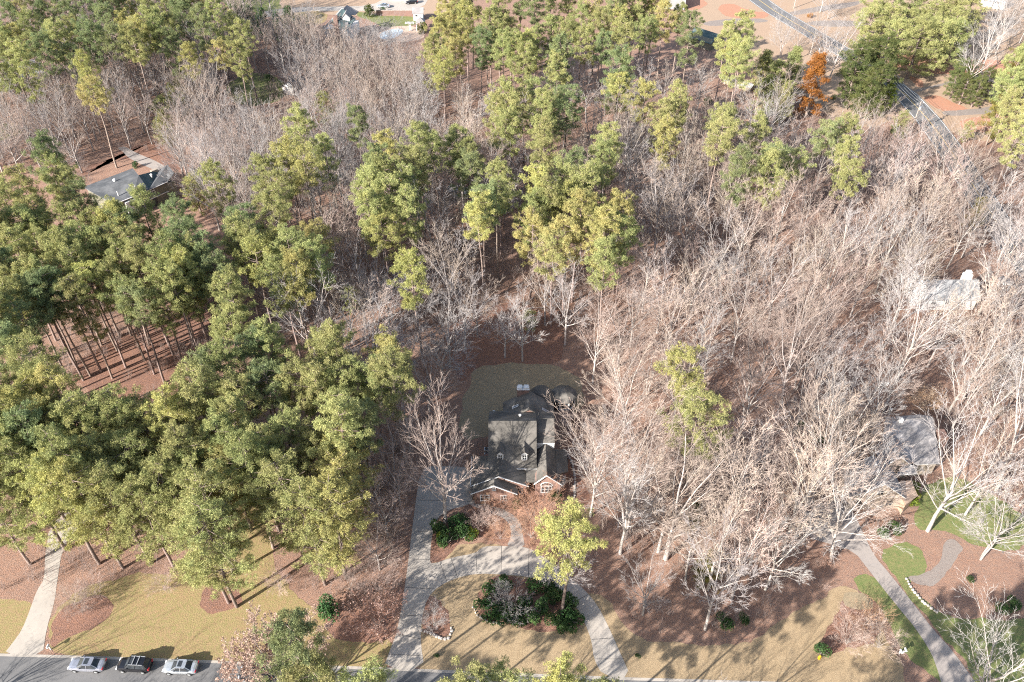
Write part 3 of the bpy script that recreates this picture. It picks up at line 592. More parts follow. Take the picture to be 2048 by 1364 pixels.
c = MB(); c.rings([[(q.x+sx*k, q.y+sy*k, z) for sx, sy in ((-1,-1),(1,-1),(1,1),(-1,1))] for k, z in ((1.6,2.7),(1.6,2.85),(.1,4.2))]); part(c, 'roof', 'shingle_g', pv)
for sx, sy in ((-1,-1),(1,-1),(1,1),(-1,1),(0,-1)):
    c = MB(); c.box(q.x+sx*1.35-.1,q.x+sx*1.35+.1,q.y+sy*1.35-.1,q.y+sy*1.35+.1,0,2.7); part(c, 'post', 'white', pv)
q = T_(1505,420); pp = empty('pergola', q, 'white two post pergola standing on the pool paving', 'pergola')
c = MB()
for dy in (-.6, .6): c.box(q.x-1.6,q.x+1.6,q.y+dy-.08,q.y+dy+.08,2.6,2.8)
for k in range(7): c.box(q.x-1.4+k*.45,q.x-1.3+k*.45,q.y-.95,q.y+.95,2.8,2.92)
part(c, 'beam', 'white', pp)
for dx in (-.25, .25):
    c = MB(); c.box(q.x+dx-.12,q.x+dx+.12,q.y-.12,q.y+.12,0,2.6); part(c, 'post', 'white', pp)
a0, a1 = T_(1045,205), T_(1545,205); w = MB(); w.box(a0.x, a1.x, a0.y-.15, a0.y+.15, 0, 1.7)
fo = empty('brick_fence', ((a0.x+a1.x)/2, a0.y, 0), 'long red brick garden wall behind the green lawn, left of the white shed', 'wall'); part(w, 'wall', 'brick', fo)
w = MB(); w.box(a0.x-.1, a1.x+.1, a0.y-.22, a0.y+.22, 1.7, 1.8); part(w, 'coping', 'rock', fo)
gable('white_cottage', at(592,182), 6, 5, 2.6, 4.4, R(70), 'white', 'shingle_b', 'white cottage gable just visible behind tall pinkish bare trees, upper left of centre', 'house', [(-1,1.8,.9,1.0)])
gable('hidden_house', at(45,165), 13, 9, 3.4, 6.2, R(35), 'white', 'shingle_l', 'pale roofed house glimpsed beneath the dark pines at the upper left edge', 'house', [(-3,1.8,.9,1.0),(2,1.8,.9,1.0)])
gable('metal_barn', at(1345,12), 7, 9, 4.2, 6.2, R(80), 'shingle_l', 'shingle_r', 'grey metal barn with red roof at the top edge, beside the tan field', 'barn')
gable('dark_cabin', at(1410,88), 9, 8, 2.8, 4.6, R(-45), 'olive', 'shingle_n', 'low cabin with dark blue green roof between pines at the edge of the tan field', 'cabin')
gable('long_outbuilding', at(1474,172), 10, 2.4, 1.6, 2.1, R(-40), 'beige', 'shingle_l', 'long narrow white outbuilding behind bare trees, left of the orange leaved tree', 'outbuilding', [(-3,1.5,.8,.7),(0,1.5,.8,.7),(3,1.5,.8,.7)])
gable('white_trailer', at(912,392), 3.2, 2.4, 2.3, 2.6, R(5), 'white', 'shingle_l', 'small white trailer in the centre woods, left of its wider neighbour', 'trailer', grp='white trailers in the woods')
gable('white_trailer', at(948,394), 5.0, 2.4, 1.9, 2.2, R(-8), 'white', 'white', 'wider low white trailer in the centre woods, right of its small neighbour', 'trailer', grp='white trailers in the woods')
gable('white_cabin', at(1985,12), 8, 5, 2.6, 4.0, R(-35), 'white', 'shingle_l', 'white cabin glimpsed through bare trees at the top right corner', 'cabin')
# brick house with decks under the pines
H6 = empty('deck_house', (-53, 90, 0), 'red brick house with pale trimmed decks hidden beneath the big pines at lower left', 'house')
w = MB(); w.prism([at(318,925), at(392,968), at(440,968), at(432,905), at(335,900)], 0, 3.2); part(w, 'wall', 'brick', H6)
w = MB(); q0, q1, q2, q3 = at(325,905,3.4), at(395,955,3.4), at(405,905,5.0), at(345,880,5.0); w.slab([q0,q1,q2,q3], .2); part(w, 'roof', 'shingle_g', H6)
w = MB(); w.prism([at(395,930,2.6), at(432,922,2.6), at(432,952,2.6), at(404,954,2.6)], 2.9, 3.1); part(w, 'deck', 'clay' if 0 else 'tanwood', H6)
w = MB(); pts_ = [at(396,930,4), at(405,952,4), at(432,950,4), at(430,922,4)]
for a, b in zip(pts_, pts_[1:]): w.tube(a, b, .09, n=4)
for a in pts_: w.tube(a, (a.x, a.y, 0), .09, n=4)
part(w, 'deck_rail', 'white', H6)
w = MB(); pts_ = [at(330,897,4), at(338,920,4), at(312,916,4)]
for a, b in zip(pts_, pts_[1:]): w.tube(a, b, .1, n=4); w.tube(a, (a.x,a.y,0), .08, n=4)
part(w, 'balcony_rail', 'white', H6)
fr_ = at(268,893); sw = empty('play_frame', fr_, 'white metal play frame standing in the pines left of the brick deck house', 'play frame')
w = MB()
for a, b in [((0,0,0),(.8,0,2.4)),((1.8,0,0),(.8,0,2.4)),((0,2.6,0),(.8,2.6,2.4)),((1.8,2.6,0),(.8,2.6,2.4)),((.8,0,2.4),(.8,2.6,2.4)),((0,0,.1),(1.8,0,.1))]: w.tube(Vector(a)+fr_, Vector(b)+fr_, .06, n=6)
part(w, 'frame', 'white', sw)
w = MB(); w.box(fr_.x+.6, fr_.x+1.0, fr_.y+1.0, fr_.y+1.5, .5, .56)
for yy in (1.0, 1.5): w.tube((fr_.x+.8, fr_.y+yy, .5), (fr_.x+.8, fr_.y+yy, 2.4), .02, n=4)
part(w, 'swing', 'dark', sw)

# ------------------------------------------------------------------ cars
def car(kind, c, ang, pm, label, suv=False, s=1.0, L=4.85):
    o = empty('parked_car', c, label, 'car', 'cars parked outdoors', ang)
    def sec(x, w_, zl, zt):     # closed cross-section
        return [(x,-w_*.92,zl),(x,-w_,zl+.18),(x,-w_*1.0,zt-.22),(x,-w_*.9,zt-.03),(x,-w_*.5,zt+.03),(x,w_*.5,zt+.03),(x,w_*.9,zt-.03),(x,w_,zt-.22),(x,w_,zl+.18),(x,w_*.92,zl)]
    k = L/4.85; ht = .12 if suv else 0
    b = MB(); prof = [(-2.42,.62,.38,.62),(-2.3,.78,.28,.74),(-1.9,.88,.24,.86+ht),(-1.0,.92,.22,.96+ht),(.2,.93,.22,.97+ht),(1.4,.92,.22,1.0+ht),(2.05,.87,.26,1.0+ht),(2.32,.8,.32,.94+ht),(2.42,.7,.42,.75)]
    b.rings([sec(x*k, w_, zl, zt) for x, w_, zl, zt in prof]); bo = part(b, 'body', pm, o, local=True, smooth=False, bevel=.02)
    H = 1.72 if suv else 1.44
    x0, x1, x2, x3 = (-1.15,-.45,1.75,2.2) if suv else (-1.2,-.35,.95,1.85)
    zb = .93+ht
    def gr(x, w_, z): return [(x*k,-w_,z),(x*k,w_,z)]
    base = [(x0*k,-.72,zb),(x0*k,.72,zb),(x3*k,.70,zb),(x3*k,-.70,zb)]; mid = [((x0+.1)*k,-.84,zb),]
    top = [(x1*k,-.56,H),(x1*k,.56,H),(x2*k,.56,H),(x2*k,-.56,H)]
    bs = [(x0*k,-.74,zb),(x0*k,.74,zb),((x0+.5)*k,.86,zb),((x3-.4)*k,.86,zb),(x3*k,.72,zb),(x3*k,-.72,zb),((x3-.4)*k,-.86,zb),((x0+.5)*k,-.86,zb)]
    tp = [(x1*k,-.5,H-.03),(x1*k,.5,H-.03),((x1+.15)*k,.6,H-.04),((x2-.15)*k,.6,H-.04),(x2*k,.5,H-.03),(x2*k,-.5,H-.03),((x2-.15)*k,-.6,H-.04),((x1+.15)*k,-.6,H-.04)]
    g = MB(); g.rings([bs, tp]); part(g, 'windows', 'glass', o, local=True)
    rr = MB(); up = lambda l, e, z: [(p[0]+(e if p[0] > (x1+x2)/2*k else -e), p[1]*(1+.05), z) for p in l]
    rr.rings([up(tp,.02,H-.05), up(tp,.0,H+.03)])
    for i, j in ((0,0),(1,1),(4,4),(5,5)): rr.tube(bs[i], tp[j], .05, n=4)
    mx = lambda a, b_, f: tuple(a[q]+(b_[q]-a[q])*f for q in range(3))
    for sgn, (i, j) in ((1,(2,3)),(-1,(7,6))):
        pm_, pt_ = mx(bs[i], bs[j], .45), mx(tp[i], tp[j], .5); rr.tube(pm_, pt_, .045, n=4)
        rr.tube(bs[i], bs[j], .045, n=4)
    part(rr, 'roof', pm, o, local=True)
    sr = MB(); sr.box((x1+.18)*k,(x1+.75)*k,-.42,.42,H+.028,H+.045); part(sr, 'sunroof', 'glass', o, local=True)
    if suv:
        for x in (x1+.65, x1+1.35):
            ba = MB(); ba.box(x*k-.05,x*k+.05,-.68,.68,H+.1,H+.16); part(ba, 'roof_bar', 'metal', o, local=True)
        ba = MB(); 
        for y in (-.62,.62): ba.box((x1+.1)*k,(x2-.1)*k,y-.03,y+.03,H+.02,H+.1)
        part(ba, 'roof_rail', 'metal', o, local=True)
    for x in (-1.5*k, 1.42*k):
        for y in (-.86, .86):
            t_ = MB(); t_.tube((x,y-.12,.34),(x,y+.12,.34),.34,n=18); wo = part(t_, 'wheel', 'tyre', o, local=True)
            sy = 1 if y > 0 else -1
            t_ = MB(); t_.tube((x,y+.1*sy,.34),(x,y+.135*sy,.34),.21,n=12); part(t_, 'rim', 'metal', wo, local=True)
    for y in (-.62, .62):
        q = MB(); q.box(-2.42*k,-2.22*k,y-.2,y+.2,.6,.75); part(q, 'headlight', 'lens', o, local=True, bevel=.03)
        q = MB(); q.box(2.26*k,2.43*k,y-.2,y+.2,.72,.9+ht); part(q, 'tail_light', 'red_lens', o, local=True, bevel=.03)
        q = MB(); q.box((x0+.45)*k,(x0+.62)*k,y*1.45-.09,y*1.45+.09,1.0+ht,1.13+ht); part(q, 'mirror', pm, o, local=True, bevel=.02)
    return o
car('sedan', at(178,1333), R(-2), 'steel', 'grey sedan with black sunroof parked at the kerb, leftmost of the three cars')
car('suv', at(272,1334), R(-3), 'black', 'black estate car with pale roof bars parked between the two sedans', suv=True, L=4.6)
car('sedan', at(364,1338), R(-2), 'silver', 'light silver sedan parked at the kerb, rightmost of the three in a row', L=4.6)
car('sedan', at(515,1352), R(-3), 'black', 'dark car mostly hidden under the brown leaved tree by the kerb', L=4.6)
car('sedan', at(767,15), R(4), 'silver', 'distant silver sedan on the pale drive above the brick garden wall')
car('suv', at(823,7), R(15), 'black', 'distant dark car with its neighbour by the white garage at the top edge', suv=True, L=4.6)
gable('white_garage', at(810,-6), 9, 7, 3.2, 5.0, 0, 'white', 'shingle_l', 'white garage cut by the top edge beside the dark distant car', 'garage')

# ------------------------------------------------------------------ street and garden furniture
def mailbox(c, label, grp=None):
    o = empty('mailbox', c, label, 'mailbox', grp)
    m_ = MB(); m_.box(c.x-.07,c.x+.07,c.y-.07,c.y+.07,0,1.05); m_.box(c.x-.07,c.x+.07,c.y-.35,c.y+.1,.95,1.03); part(m_, 'post', 'white', o)
    m_ = MB(); m_.extr([(c.x+.13*math.cos(t),1.14+.13*math.sin(t)) for t in [k*math.pi/8 for k in range(9)]]+[(c.x-.13,1.02),(c.x+.13,1.02)], 'y', c.y-.4, c.y+.15); part(m_, 'box', 'white', o)
mailbox(at(102,1299), 'white mailbox on a post beside the lower left driveway mouth'); mailbox(at(1797,1309), 'white mailbox on dry grass, left one of the pair by the long driveway', 'mailboxes by the long driveway'); mailbox(at(1806,1306), 'white mailbox on dry grass, right one of the pair by the long driveway', 'mailboxes by the long driveway')
mailbox(at(1706,89), 'tiny white mailbox on the red clay beside the far road'); mailbox(at(1638,104), 'tiny white mailbox on tan ground left of the far road')
q = at(1638,1317); o = empty('fire_hydrant', q, 'yellow fire hydrant on dry grass beside the small dark holly', 'hydrant')
m_ = MB(); m_.tube(q, q+Vector((0,0,.1)), .2, n=12); m_.tube(q+Vector((0,0,.1)), q+Vector((0,0,.6)), .14, n=12); m_.tube(q+Vector((0,0,.6)), q+Vector((0,0,.8)), .17, .05, n=12); part(m_, 'barrel', 'hyd', o)
m_ = MB(); m_.tube(q+Vector((-.26,0,.48)), q+Vector((.26,0,.48)), .07, n=8); part(m_, 'nozzle', 'hyd', o)
q = at(1757,792); o = empty('basketball_hoop', q, 'white basketball hoop on a leaning pole in the leafy ground above the beige house', 'hoop')
m_ = MB(); m_.tube(q, q+Vector((.1,0,3.1)), .07, n=8); part(m_, 'pole', 'white', o); m_ = MB(); m_.box(q.x-.6,q.x+.8,q.y-.25,q.y-.2,2.8,3.7); part(m_, 'backboard', 'white', o)
m_ = MB(); [m_.tube(q+Vector((.1+.23*math.cos(a),-.5+.23*math.sin(a),3.0)), q+Vector((.1+.23*math.cos(a+.8),-.5+.23*math.sin(a+.8),3.0)), .02, n=4) for a in [k*.785 for k in range(8)]]; part(m_, 'rim', 'hyd', o)
q = at(1779,826); o = empty('garden_globe', q, 'small pale globe on a stand beside the back of the beige house', 'globe')
bm = bmesh.new(); bmesh.ops.create_uvsphere(bm, u_segments=12, v_segments=8, radius=.3, matrix=Matrix.Translation((0,0,.9))); me = bpy.data.meshes.new('globe'); bm.to_mesh(me); bm.free(); me.materials.append(M['white']); gg = bpy.data.objects.new('globe', me); COL.objects.link(gg); gg.parent = o
m_ = MB(); m_.tube(q, q+Vector((0,0,.65)), .12, .06, n=8); part(m_, 'stand', 'rock', o)
q = at(1788,126); tk = empty('propane_tank', q, 'small round white tank on red clay right of the utility pole', 'tank')
m_ = MB(); m_.rings([[(q.x+dx, q.y+k*math.cos(a*.524), .75+k*math.sin(a*.524)) for a in range(12)] for dx, k in ((-1.1,.1),(-.95,.4),(-.7,.55),(.7,.55),(.95,.4),(1.1,.1))]); part(m_, 'vessel', 'white', tk)
m_ = MB(); [m_.box(q.x+dx-.08,q.x+dx+.08,q.y-.35,q.y+.35,0,.4) for dx in (-.6,.6)]; part(m_, 'foot', 'metal', tk)
# utility poles and wires
pole_xy = [at(1600,-40,10), at(1767,113,10), at(1842,205,10), at(1990,420,10)]
labs = ['utility pole at the top edge carrying wires along the far road', 'pale utility pole with crossarm and wires between the far road and the red clay', 'utility pole hidden by branches where wires cross beside the far road', 'utility pole deep in the bare woods below the far road']
for p, lb in zip(pole_xy, labs):
    o = empty('utility_pole', (p.x, p.y, 0), lb, 'utility pole', 'utility poles along the far road')
    m_ = MB(); m_.tube((p.x,p.y,0),(p.x,p.y,10.3),.17,.12,10); part(m_, 'pole', 'wood', o)
    m_ = MB(); m_.box(p.x-1.1,p.x+1.1,p.y-.06,p.y+.06,9.6,9.75,rot=.4); ar = part(m_, 'crossarm', 'wood', o)
    m_ = MB(); [m_.tube((p.x+dx*.92,p.y+dx*.39,9.75),(p.x+dx*.92,p.y+dx*.39,9.95),.05,n=6) for dx in (-1,0,1)]; part(m_, 'insulator', 'white', ar)
    m_ = MB(); m_.tube((p.x+.3,p.y-.2,8.0),(p.x+.3,p.y-.2,8.9),.25,n=10); part(m_, 'transformer', 'metal', o)
for i in range(3):
    a, b = pole_xy[i], pole_xy[i+1]
    for j, (dx, z) in enumerate(((-1,9.95),(0,9.95),(1,9.95),(.15,8.2))):
        m_ = MB(); pr = None
        for k in range(13):
            f = k/12; p = Vector((a.x+(b.x-a.x)*f+dx*.92, a.y+(b.y-a.y)*f+dx*.39, z-1.2*4*f*(1-f)))
            if pr: m_.tube(pr, p, .028, n=4, cap=False)
            pr = p
        o = m_.build('power_line', M['metal']); tag(o, ['overhead wire running up to the top edge', 'overhead wire crossing the shaded far road', 'overhead wire passing down into the bare woods'][i]+[', outermost on the left', ', second from the left', ', outermost on the right', ', hung lowest on the poles'][j], 'wire', 'overhead wires along the far road')
# stone edgings
def stones(name, l, label, sz_=.22, z=0):
    P_ = PX(l); m_ = MB(); rs = random.Random(3)
    for a, b in zip(P_, P_[1:]):
        n_ = max(1, int((b-a).length/.42))
        for i in range(n_):
            p = a.lerp(b, i/n_)+Vector((rs.uniform(-.06,.06), rs.uniform(-.06,.06), 0)); s1 = sz_*rs.uniform(.7,1.2)
            m_.rings([[(p.x+s1*k*math.cos(t*1.047+i), p.y+s1*k*math.sin(t*1.047+i), z_) for t in range(6)] for k, z_ in ((1,0),(1.05,.12),(.6,.22))])
    o = m_.build(name, M['rock']); tag(o, label, 'stone edging'); return o
stones('stone_edging', [(1134,905),(1146,930),(1150,960),(1148,1000)], 'line of pale stones edging the mulch path right of the brick house')
stones('stone_edging', [(843,1262),(862,1268),(884,1278),(897,1277),(903,1262),(900,1250)], 'curved pale stone edging round the small bed left of the looping lawn')
stones('stone_edging', [(946,1215),(955,1232),(975,1243),(1005,1250)], 'low stone edging along the front of the dark hedge bed in the looping lawn', .15)
stones('stone_edging', [(1813,1158),(1825,1180),(1850,1208),(1880,1230)], 'pale stone line between the creek bed and the shaded green lawn')

# ------------------------------------------------------------------ vegetation meshes
def np_mesh(name, V, Fc, mats, mi=None, smooth=False):
    V = np.asarray(V, dtype=np.float32); Fc = np.asarray(Fc, dtype=np.int32)
    me = bpy.data.meshes.new(name); k = Fc.shape[1]; n = len(Fc)
    me.vertices.add(len(V)); me.vertices.foreach_set('co', V.ravel())
    me.loops.add(n*k); me.loops.foreach_set('vertex_index', Fc.ravel())
    me.polygons.add(n); me.polygons.foreach_set('loop_start', np.arange(0, n*k, k, dtype=np.int32))
    if smooth: me.polygons.foreach_set('use_smooth', np.ones(n, dtype=bool))
    for m_ in mats: me.materials.append(m_)
    me.update(calc_edges=True); return me
def seg_mesh(name, segs, m, sides=3):
    """segs: rows p0(3) p1(3) r0 r1 -> tapered prisms"""
    S = np.asarray(segs, dtype=np.float64); p0, p1, r0, r1 = S[:, :3], S[:, 3:6], S[:, 6:7], S[:, 7:8]
    d = p1-p0; d /= np.linalg.norm(d, axis=1, keepdims=True)+1e-9
    ref = np.where(np.abs(d[:, 2:3]) > .9, np.array([[1., 0, 0]]), np.array([[0, 0, 1.]]))
    a = np.cross(d, ref); a /= np.linalg.norm(a, axis=1, keepdims=True); b = np.cross(d, a)
    vs = []
    for p, r in ((p0, r0), (p1, r1)):
        for k in range(sides):
            t = 2*math.pi*k/sides; vs.append(p+(a*math.cos(t)+b*math.sin(t))*r)
    V = np.stack(vs, 1).reshape(-1, 3); n = len(S); base = np.arange(n)[:, None]*2*sides
    F = np.concatenate([np.stack([base[:, 0]+k, base[:, 0]+(k+1) % sides, base[:, 0]+sides+(k+1) % sides, base[:, 0]+sides+k], 1) for k in range(sides)])
    return np_mesh(name, V, F, [m], smooth=sides > 4)
def bursts(rs, C, n, ln, wd, up=.25):
    """needle bursts: n blades radiating from each centre in C"""
    m_ = len(C); c = np.repeat(C, n, 0); d = rs.normal(size=(m_*n, 3)); d[:, 2] += up; d /= np.linalg.norm(d, axis=1, keepdims=True)
    s = np.cross(d, rs.normal(size=d.shape)); s /= np.linalg.norm(s, axis=1, keepdims=True)
    L = ln*rs.uniform(.7, 1.3, (m_*n, 1)); tip = c+d*L; mid = c+d*L*.55
    V = np.stack([c+d*L*.05, mid+s*wd, tip, mid-s*wd], 1).reshape(-1, 3)
    F = np.arange(m_*n*4).reshape(-1, 4); return V, F
def pine(seed, H=25, Rc=3.9, frac=.50, clumps=120, nb=24, shape='round'):
    rs = np.random.RandomState(seed); segs = []; C = []
    lean = rs.uniform(-.02, .02, 2); pts = [np.array([lean[0]*z+.12*math.sin(z*.4+seed), lean[1]*z+.12*math.cos(z*.33), z]) for z in np.linspace(0, H*.97, 12)]
    for i in range(11):
        segs.append([*pts[i], *pts[i+1], .26*(1-i/12)+.03, .26*(1-(i+1)/12)+.03])
    tr = lambda z: np.array([np.interp(z, [p[2] for p in pts], [p[k] for p in pts]) for k in range(3)])
    z0 = H*(1-frac); gap = rs.uniform(0, 6.28, 3)
    for i in range(clumps//3):
        f = ((i+.5)/(clumps/3))**.85; z = z0+(H-z0)*f*.97
        if shape == 'round': prof = (math.sin(math.pi*min(1, .22+.62*f)))**.8*(1 if f < .8 else 1-(f-.8)*2.1)
        else: prof = (1-f)**.75+.08
        az = i*2.399+rs.uniform(-.5, .5); L = Rc*prof*rs.uniform(.6, 1.2)
        if rs.rand() < .12: continue
        rise = rs.uniform(.05, .45) if shape == 'round' else rs.uniform(-.1, .2)
        b0 = tr(max(z-L*rise*.6, 1)); tipp = b0+np.array([math.cos(az)*L, math.sin(az)*L, L*rise])
        if L > .6: segs.append([*b0, *tipp, .065, .02])
        for q in range(3):
            g = (1.0, .78, .5)[q]; c = b0+(tipp-b0)*g+rs.normal(size=3)*np.array([.45, .45, .22])*(.5+.14*Rc)
            rad = rs.uniform(.55, 1.0)*(.62+.11*Rc)
            k = rs.randint(int(nb*.7), int(nb*1.3)); o = rs.normal(size=(k, 3)); o /= np.linalg.norm(o, axis=1, keepdims=True)
            o *= rad*rs.uniform(.45, 1, (k, 1)); o[:, 2] *= .62; C.append(c+o)
    for q in range(5): # dead stubs
        z = rs.uniform(.25, .5)*H; az = rs.uniform(0, 6.28); b0 = tr(z); L = rs.uniform(.6, 1.8); segs.append([*b0, b0[0]+math.cos(az)*L, b0[1]+math.sin(az)*L, b0[2]+.1, .035, .012])
    V, F = bursts(rs, np.concatenate(C), 11, .36, .030)
    return seg_mesh('trunk', segs, M['pbark'], 6), np_mesh('crown', V, F, [M['needle']])
def bare(seed, H=21, Rc=5.2, fork=.42, n1=10, n2=7, n3=6, n4=6, tr_=.27, forks=1, tw=.017, spread=1.0):
    """vase-shaped leafless hardwood: short trunk, long ascending limbs, feathery outward twigs"""
    rs = np.random.RandomState(seed); T = []; K = []; tips = []
    NS = (5, 6, 4, 3, 1); WOB = (.035, .06, .08, .11, .08); UP = (.0, .045, .05, .04, .03); NC = (n1, n2, n3, n4, 0)
    def grow(p, d, L, r, lvl):
        nseg = NS[lvl]; pts = [p]; dd = d.copy()
        taper = .45 if lvl == 0 else .82
        for i in range(nseg):
            dd = dd+rs.normal(size=3)*WOB[lvl]; dd[2] += UP[lvl]; dd /= np.linalg.norm(dd)
            q = pts[-1]+dd*L/nseg; (T if lvl <= 1 else K).append([*pts[-1], *q, r*(1-i/nseg*taper), r*(1-(i+1)/nseg*taper)]); pts.append(q)
        if lvl == 4: tips.append(pts[-1]); return
        arr = np.array(pts); nch = NC[lvl]; s0 = .45 if lvl == 0 else .2
        for i in range(nch):
            f = min(s0+(1-s0)*((i+rs.uniform(.3, 1.0))/nch), .995)
            x = f*nseg; k = min(int(x), nseg-1); b = arr[k]+(arr[k+1]-arr[k])*(x-k); ax = arr[k+1]-arr[k]; ax /= np.linalg.norm(ax)
            az = i*2.4+rs.uniform(-.5, .5)+seed; e1 = np.cross(ax, [0.3, .5, .81]); e1 /= np.linalg.norm(e1); e2 = np.cross(ax, e1); pr = e1*math.cos(az)+e2*math.sin(az)
            if lvl == 0:
                an = R(rs.uniform(14, 30) if f > .85 else rs.uniform(30, 58))*spread; top = H-b[2]
                Lc = min(top/max(math.cos(an), .5)*rs.uniform(.78, 1.0), Rc/max(math.sin(an), .22)*rs.uniform(.85, 1.15)); rc_ = r*.44*rs.uniform(.7, 1.1)
            else:
                an = R(rs.uniform(20, 40) if lvl < 3 else rs.uniform(16, 38)); Lc = L*(.62, .5, .42, .45)[lvl]*rs.uniform(.75, 1.2)*(1.15-.55*f); rc_ = r*(1-f*taper)*.52
            nd = ax*math.cos(an)+pr*math.sin(an); grow(b, nd, max(Lc, .5), max(rc_, tw), lvl+1)
    for k in range(forks):
        a = k*6.283/forks+rs.uniform(0, 1); sp_ = 0 if forks == 1 else .13*spread
        grow(np.array([math.cos(a), math.sin(a), 0])*(0 if forks == 1 else .14), np.array([math.cos(a)*sp_, math.sin(a)*sp_, 1.0]), H*fork, tr_/(forks**.35), 0)
    return seg_mesh('trunk', T, M['gbark'], 5), seg_mesh('crown', K, M['twig_t'], 3), np.array(tips)
def leafball(seed, Rx, Rz, n, ln=.16, wd=.07, nb=5, lumps=9):
    rs = np.random.RandomState(seed); C = []
    for i in range(lumps):
        o = rs.normal(size=3); o /= np.linalg.norm(o); o[2] = abs(o[2]); c = o*np.array([Rx*.55, Rx*.55, Rz*.45]); c[2] += Rz*.28
        k = n//lumps; q = rs.normal(size=(k, 3)); q /= np.linalg.norm(q, axis=1, keepdims=True); q *= rs.uniform(.75, 1, (k, 1)); C.append(c+q*np.array([Rx*.5, Rx*.5, Rz*.42]))
    C = np.concatenate(C); C[:, 2] = np.abs(C[:, 2])
    V, F = bursts(rs, C, nb, ln, wd); segs = []
    for i in range(7): a = i*.9; segs.append([0, 0, 0, math.cos(a)*Rx*.5, math.sin(a)*Rx*.5, Rz*.7, .05, .02])
    return seg_mesh('stems', segs, M['gbark'], 4), np_mesh('leaves', V, F, [M['holly']])

PINES = [pine(11, 25, 4.2, .46), pine(12, 26, 3.8, .50), pine(13, 24, 4.7, .44, 125), pine(14, 25, 3.5, .40, 90), pine(15, 27, 4.1, .54, 125), pine(16, 23, 4.1, .40, 100), pine(17, 25, 4.5, .5), pine(18, 26, 3.9, .6, 130), pine(19, 24, 4.3, .36, 90)]
LONGP = [pine(81, 25, 4.9, .72, 175), pine(82, 24, 5.1, .68, 175), pine(83, 26, 4.6, .7, 165)]
DENSE = [pine(21, 13, 3.6, .92, 120, 18), pine(22, 14, 3.9, .9, 130, 18)]
CONES = [pine(31, 10, 2.6, .95, 110, 18, 'cone'), pine(32, 12, 2.8, .93, 120, 18, 'cone'), pine(33, 9, 2.4, .96, 100, 18, 'cone')]
BARE = [bare(41), bare(42, 20, 4.6, .38, 11), bare(43, 22, 5.4, .46, 9), bare(44, 19, 5.4, .34, 7, 7, 6, 6, .25, 2), bare(45, 21, 4.3, .5, 12, 6, 6, 6, .24), bare(46, 20, 6.0, .36, 9, 8, 6, 6), bare(49, 22, 4.8, .55, 12, 6, 6, 6)]
FARB = [bare(47, 20, 5.0, .42, 9, 6, 5, 4, tw=.023), bare(48, 21, 4.6, .5, 10, 6, 5, 4, tw=.023)]
BIG = [bare(51, 25, 7.2, .42, 11, 8, 7, 6, .40), bare(52, 24, 6.8, .34, 8, 8, 7, 6, .36, 2)]
OPEN = [bare(53, 25, 6.8, .42, 10, 7, 6, 4, .31), bare(54, 24, 6.4, .38, 10, 7, 6, 4, .29)]
SMALL = [bare(61, 9, 4.0, .12, 7, 6, 5, 5, .09, 3, .012, 1.2), bare(62, 8, 4.4, .1, 7, 6, 5, 5, .09, 3, .012, 1.4)]
def leafy(src, seed, per=1.0, n=3, ln=.22):
    rs = np.random.RandomState(seed); t = src[2]; t = t[rs.rand(len(t)) < per]; V, F = bursts(rs, t, n, ln, ln*.4); return np_mesh('leaves', V, F, [M['brownleaf']])
LEAFB, LEAFS = leafy(BARE[5], 5, 1.0, 6, .26), leafy(SMALL[0], 6, .3)
BUSH = [leafball(71, 1.5, 2.2, 420), leafball(72, 1.7, 1.9, 460), leafball(73, 1.3, 2.6, 420)]

# ------------------------------------------------------------------ labels that tell the trees apart
LM = [('the brick dormer house', 1, 93), ('the olive house', -90, 172), ('the bright white house', 89, 135), ('the beige house', 61, 87),
 ('the black estate car', -51, 56), ('the clay bank pole', 112, 241), ('the dark green roofed house', -60, 287), ('the clearing inside the pines', -58, 112),
 ('the lawn behind the dormers', 4, 116), ('the small white shed', -33, 297), ('the orange tree', 84, 225), ('the looping lawn hedge', 4, 68),
 ('the yellow hydrant', 42, 57), ('the gravel loop thicket', 132, 232), ('the white cottage', -64, 238), ('the white trailers', -11, 178), ('the red roofed barn', 60, 308),
 ('the tan field cabin', 65, 276), ('the long white outbuilding', 67, 235), ('the lower left driveway', -66, 65), ('the brick deck house', -54, 90), ('the pale upper left house', -148, 243),
 ('the creek bed', 61, 72), ('the basketball hoop', 67, 108), ('the orange bank trunks', 2, 130), ('the grey shelter', 99, 144)]
ORD = ['nearest', 'second', 'third', 'fourth', 'fifth', 'sixth', 'seventh', 'eighth', 'ninth', 'tenth', 'eleventh', 'twelfth', 'thirteenth', 'fourteenth', 'fifteenth', 'sixteenth', 'seventeenth', 'eighteenth', 'nineteenth', 'twentieth']
ORD += ['twenty-'+q for q in ['first', 'second', 'third', 'fourth', 'fifth', 'sixth', 'seventh', 'eighth', 'ninth']]
TREES = []      # (object, look, x, y, special label)
def label_trees():
    cells = {}
    for o, look, x, y, sp in TREES:
        if sp: o['label'] = sp; continue
        n_, lx, ly = min(LM, key=lambda l: math.hypot(l[1]-x, l[2]-y)); dx, dy = x-lx, y-ly
        side = ('right of' if dx > 0 else 'left of') if abs(dx) > abs(dy) else ('above' if dy > 0 else 'below')
        cells.setdefault((look, n_, side), []).append((math.hypot(dx, dy), o))
    for (look, n_, side), l in cells.items():
        l.sort(key=lambda q: q[0])
        for i, (_, o) in enumerate(l):
            o['label'] = f'{look} {side} {n_}' + ('' if len(l) == 1 else ', nearest to it' if i == 0 else f', {ORD[min(i, 28)]} nearest')
XY = []
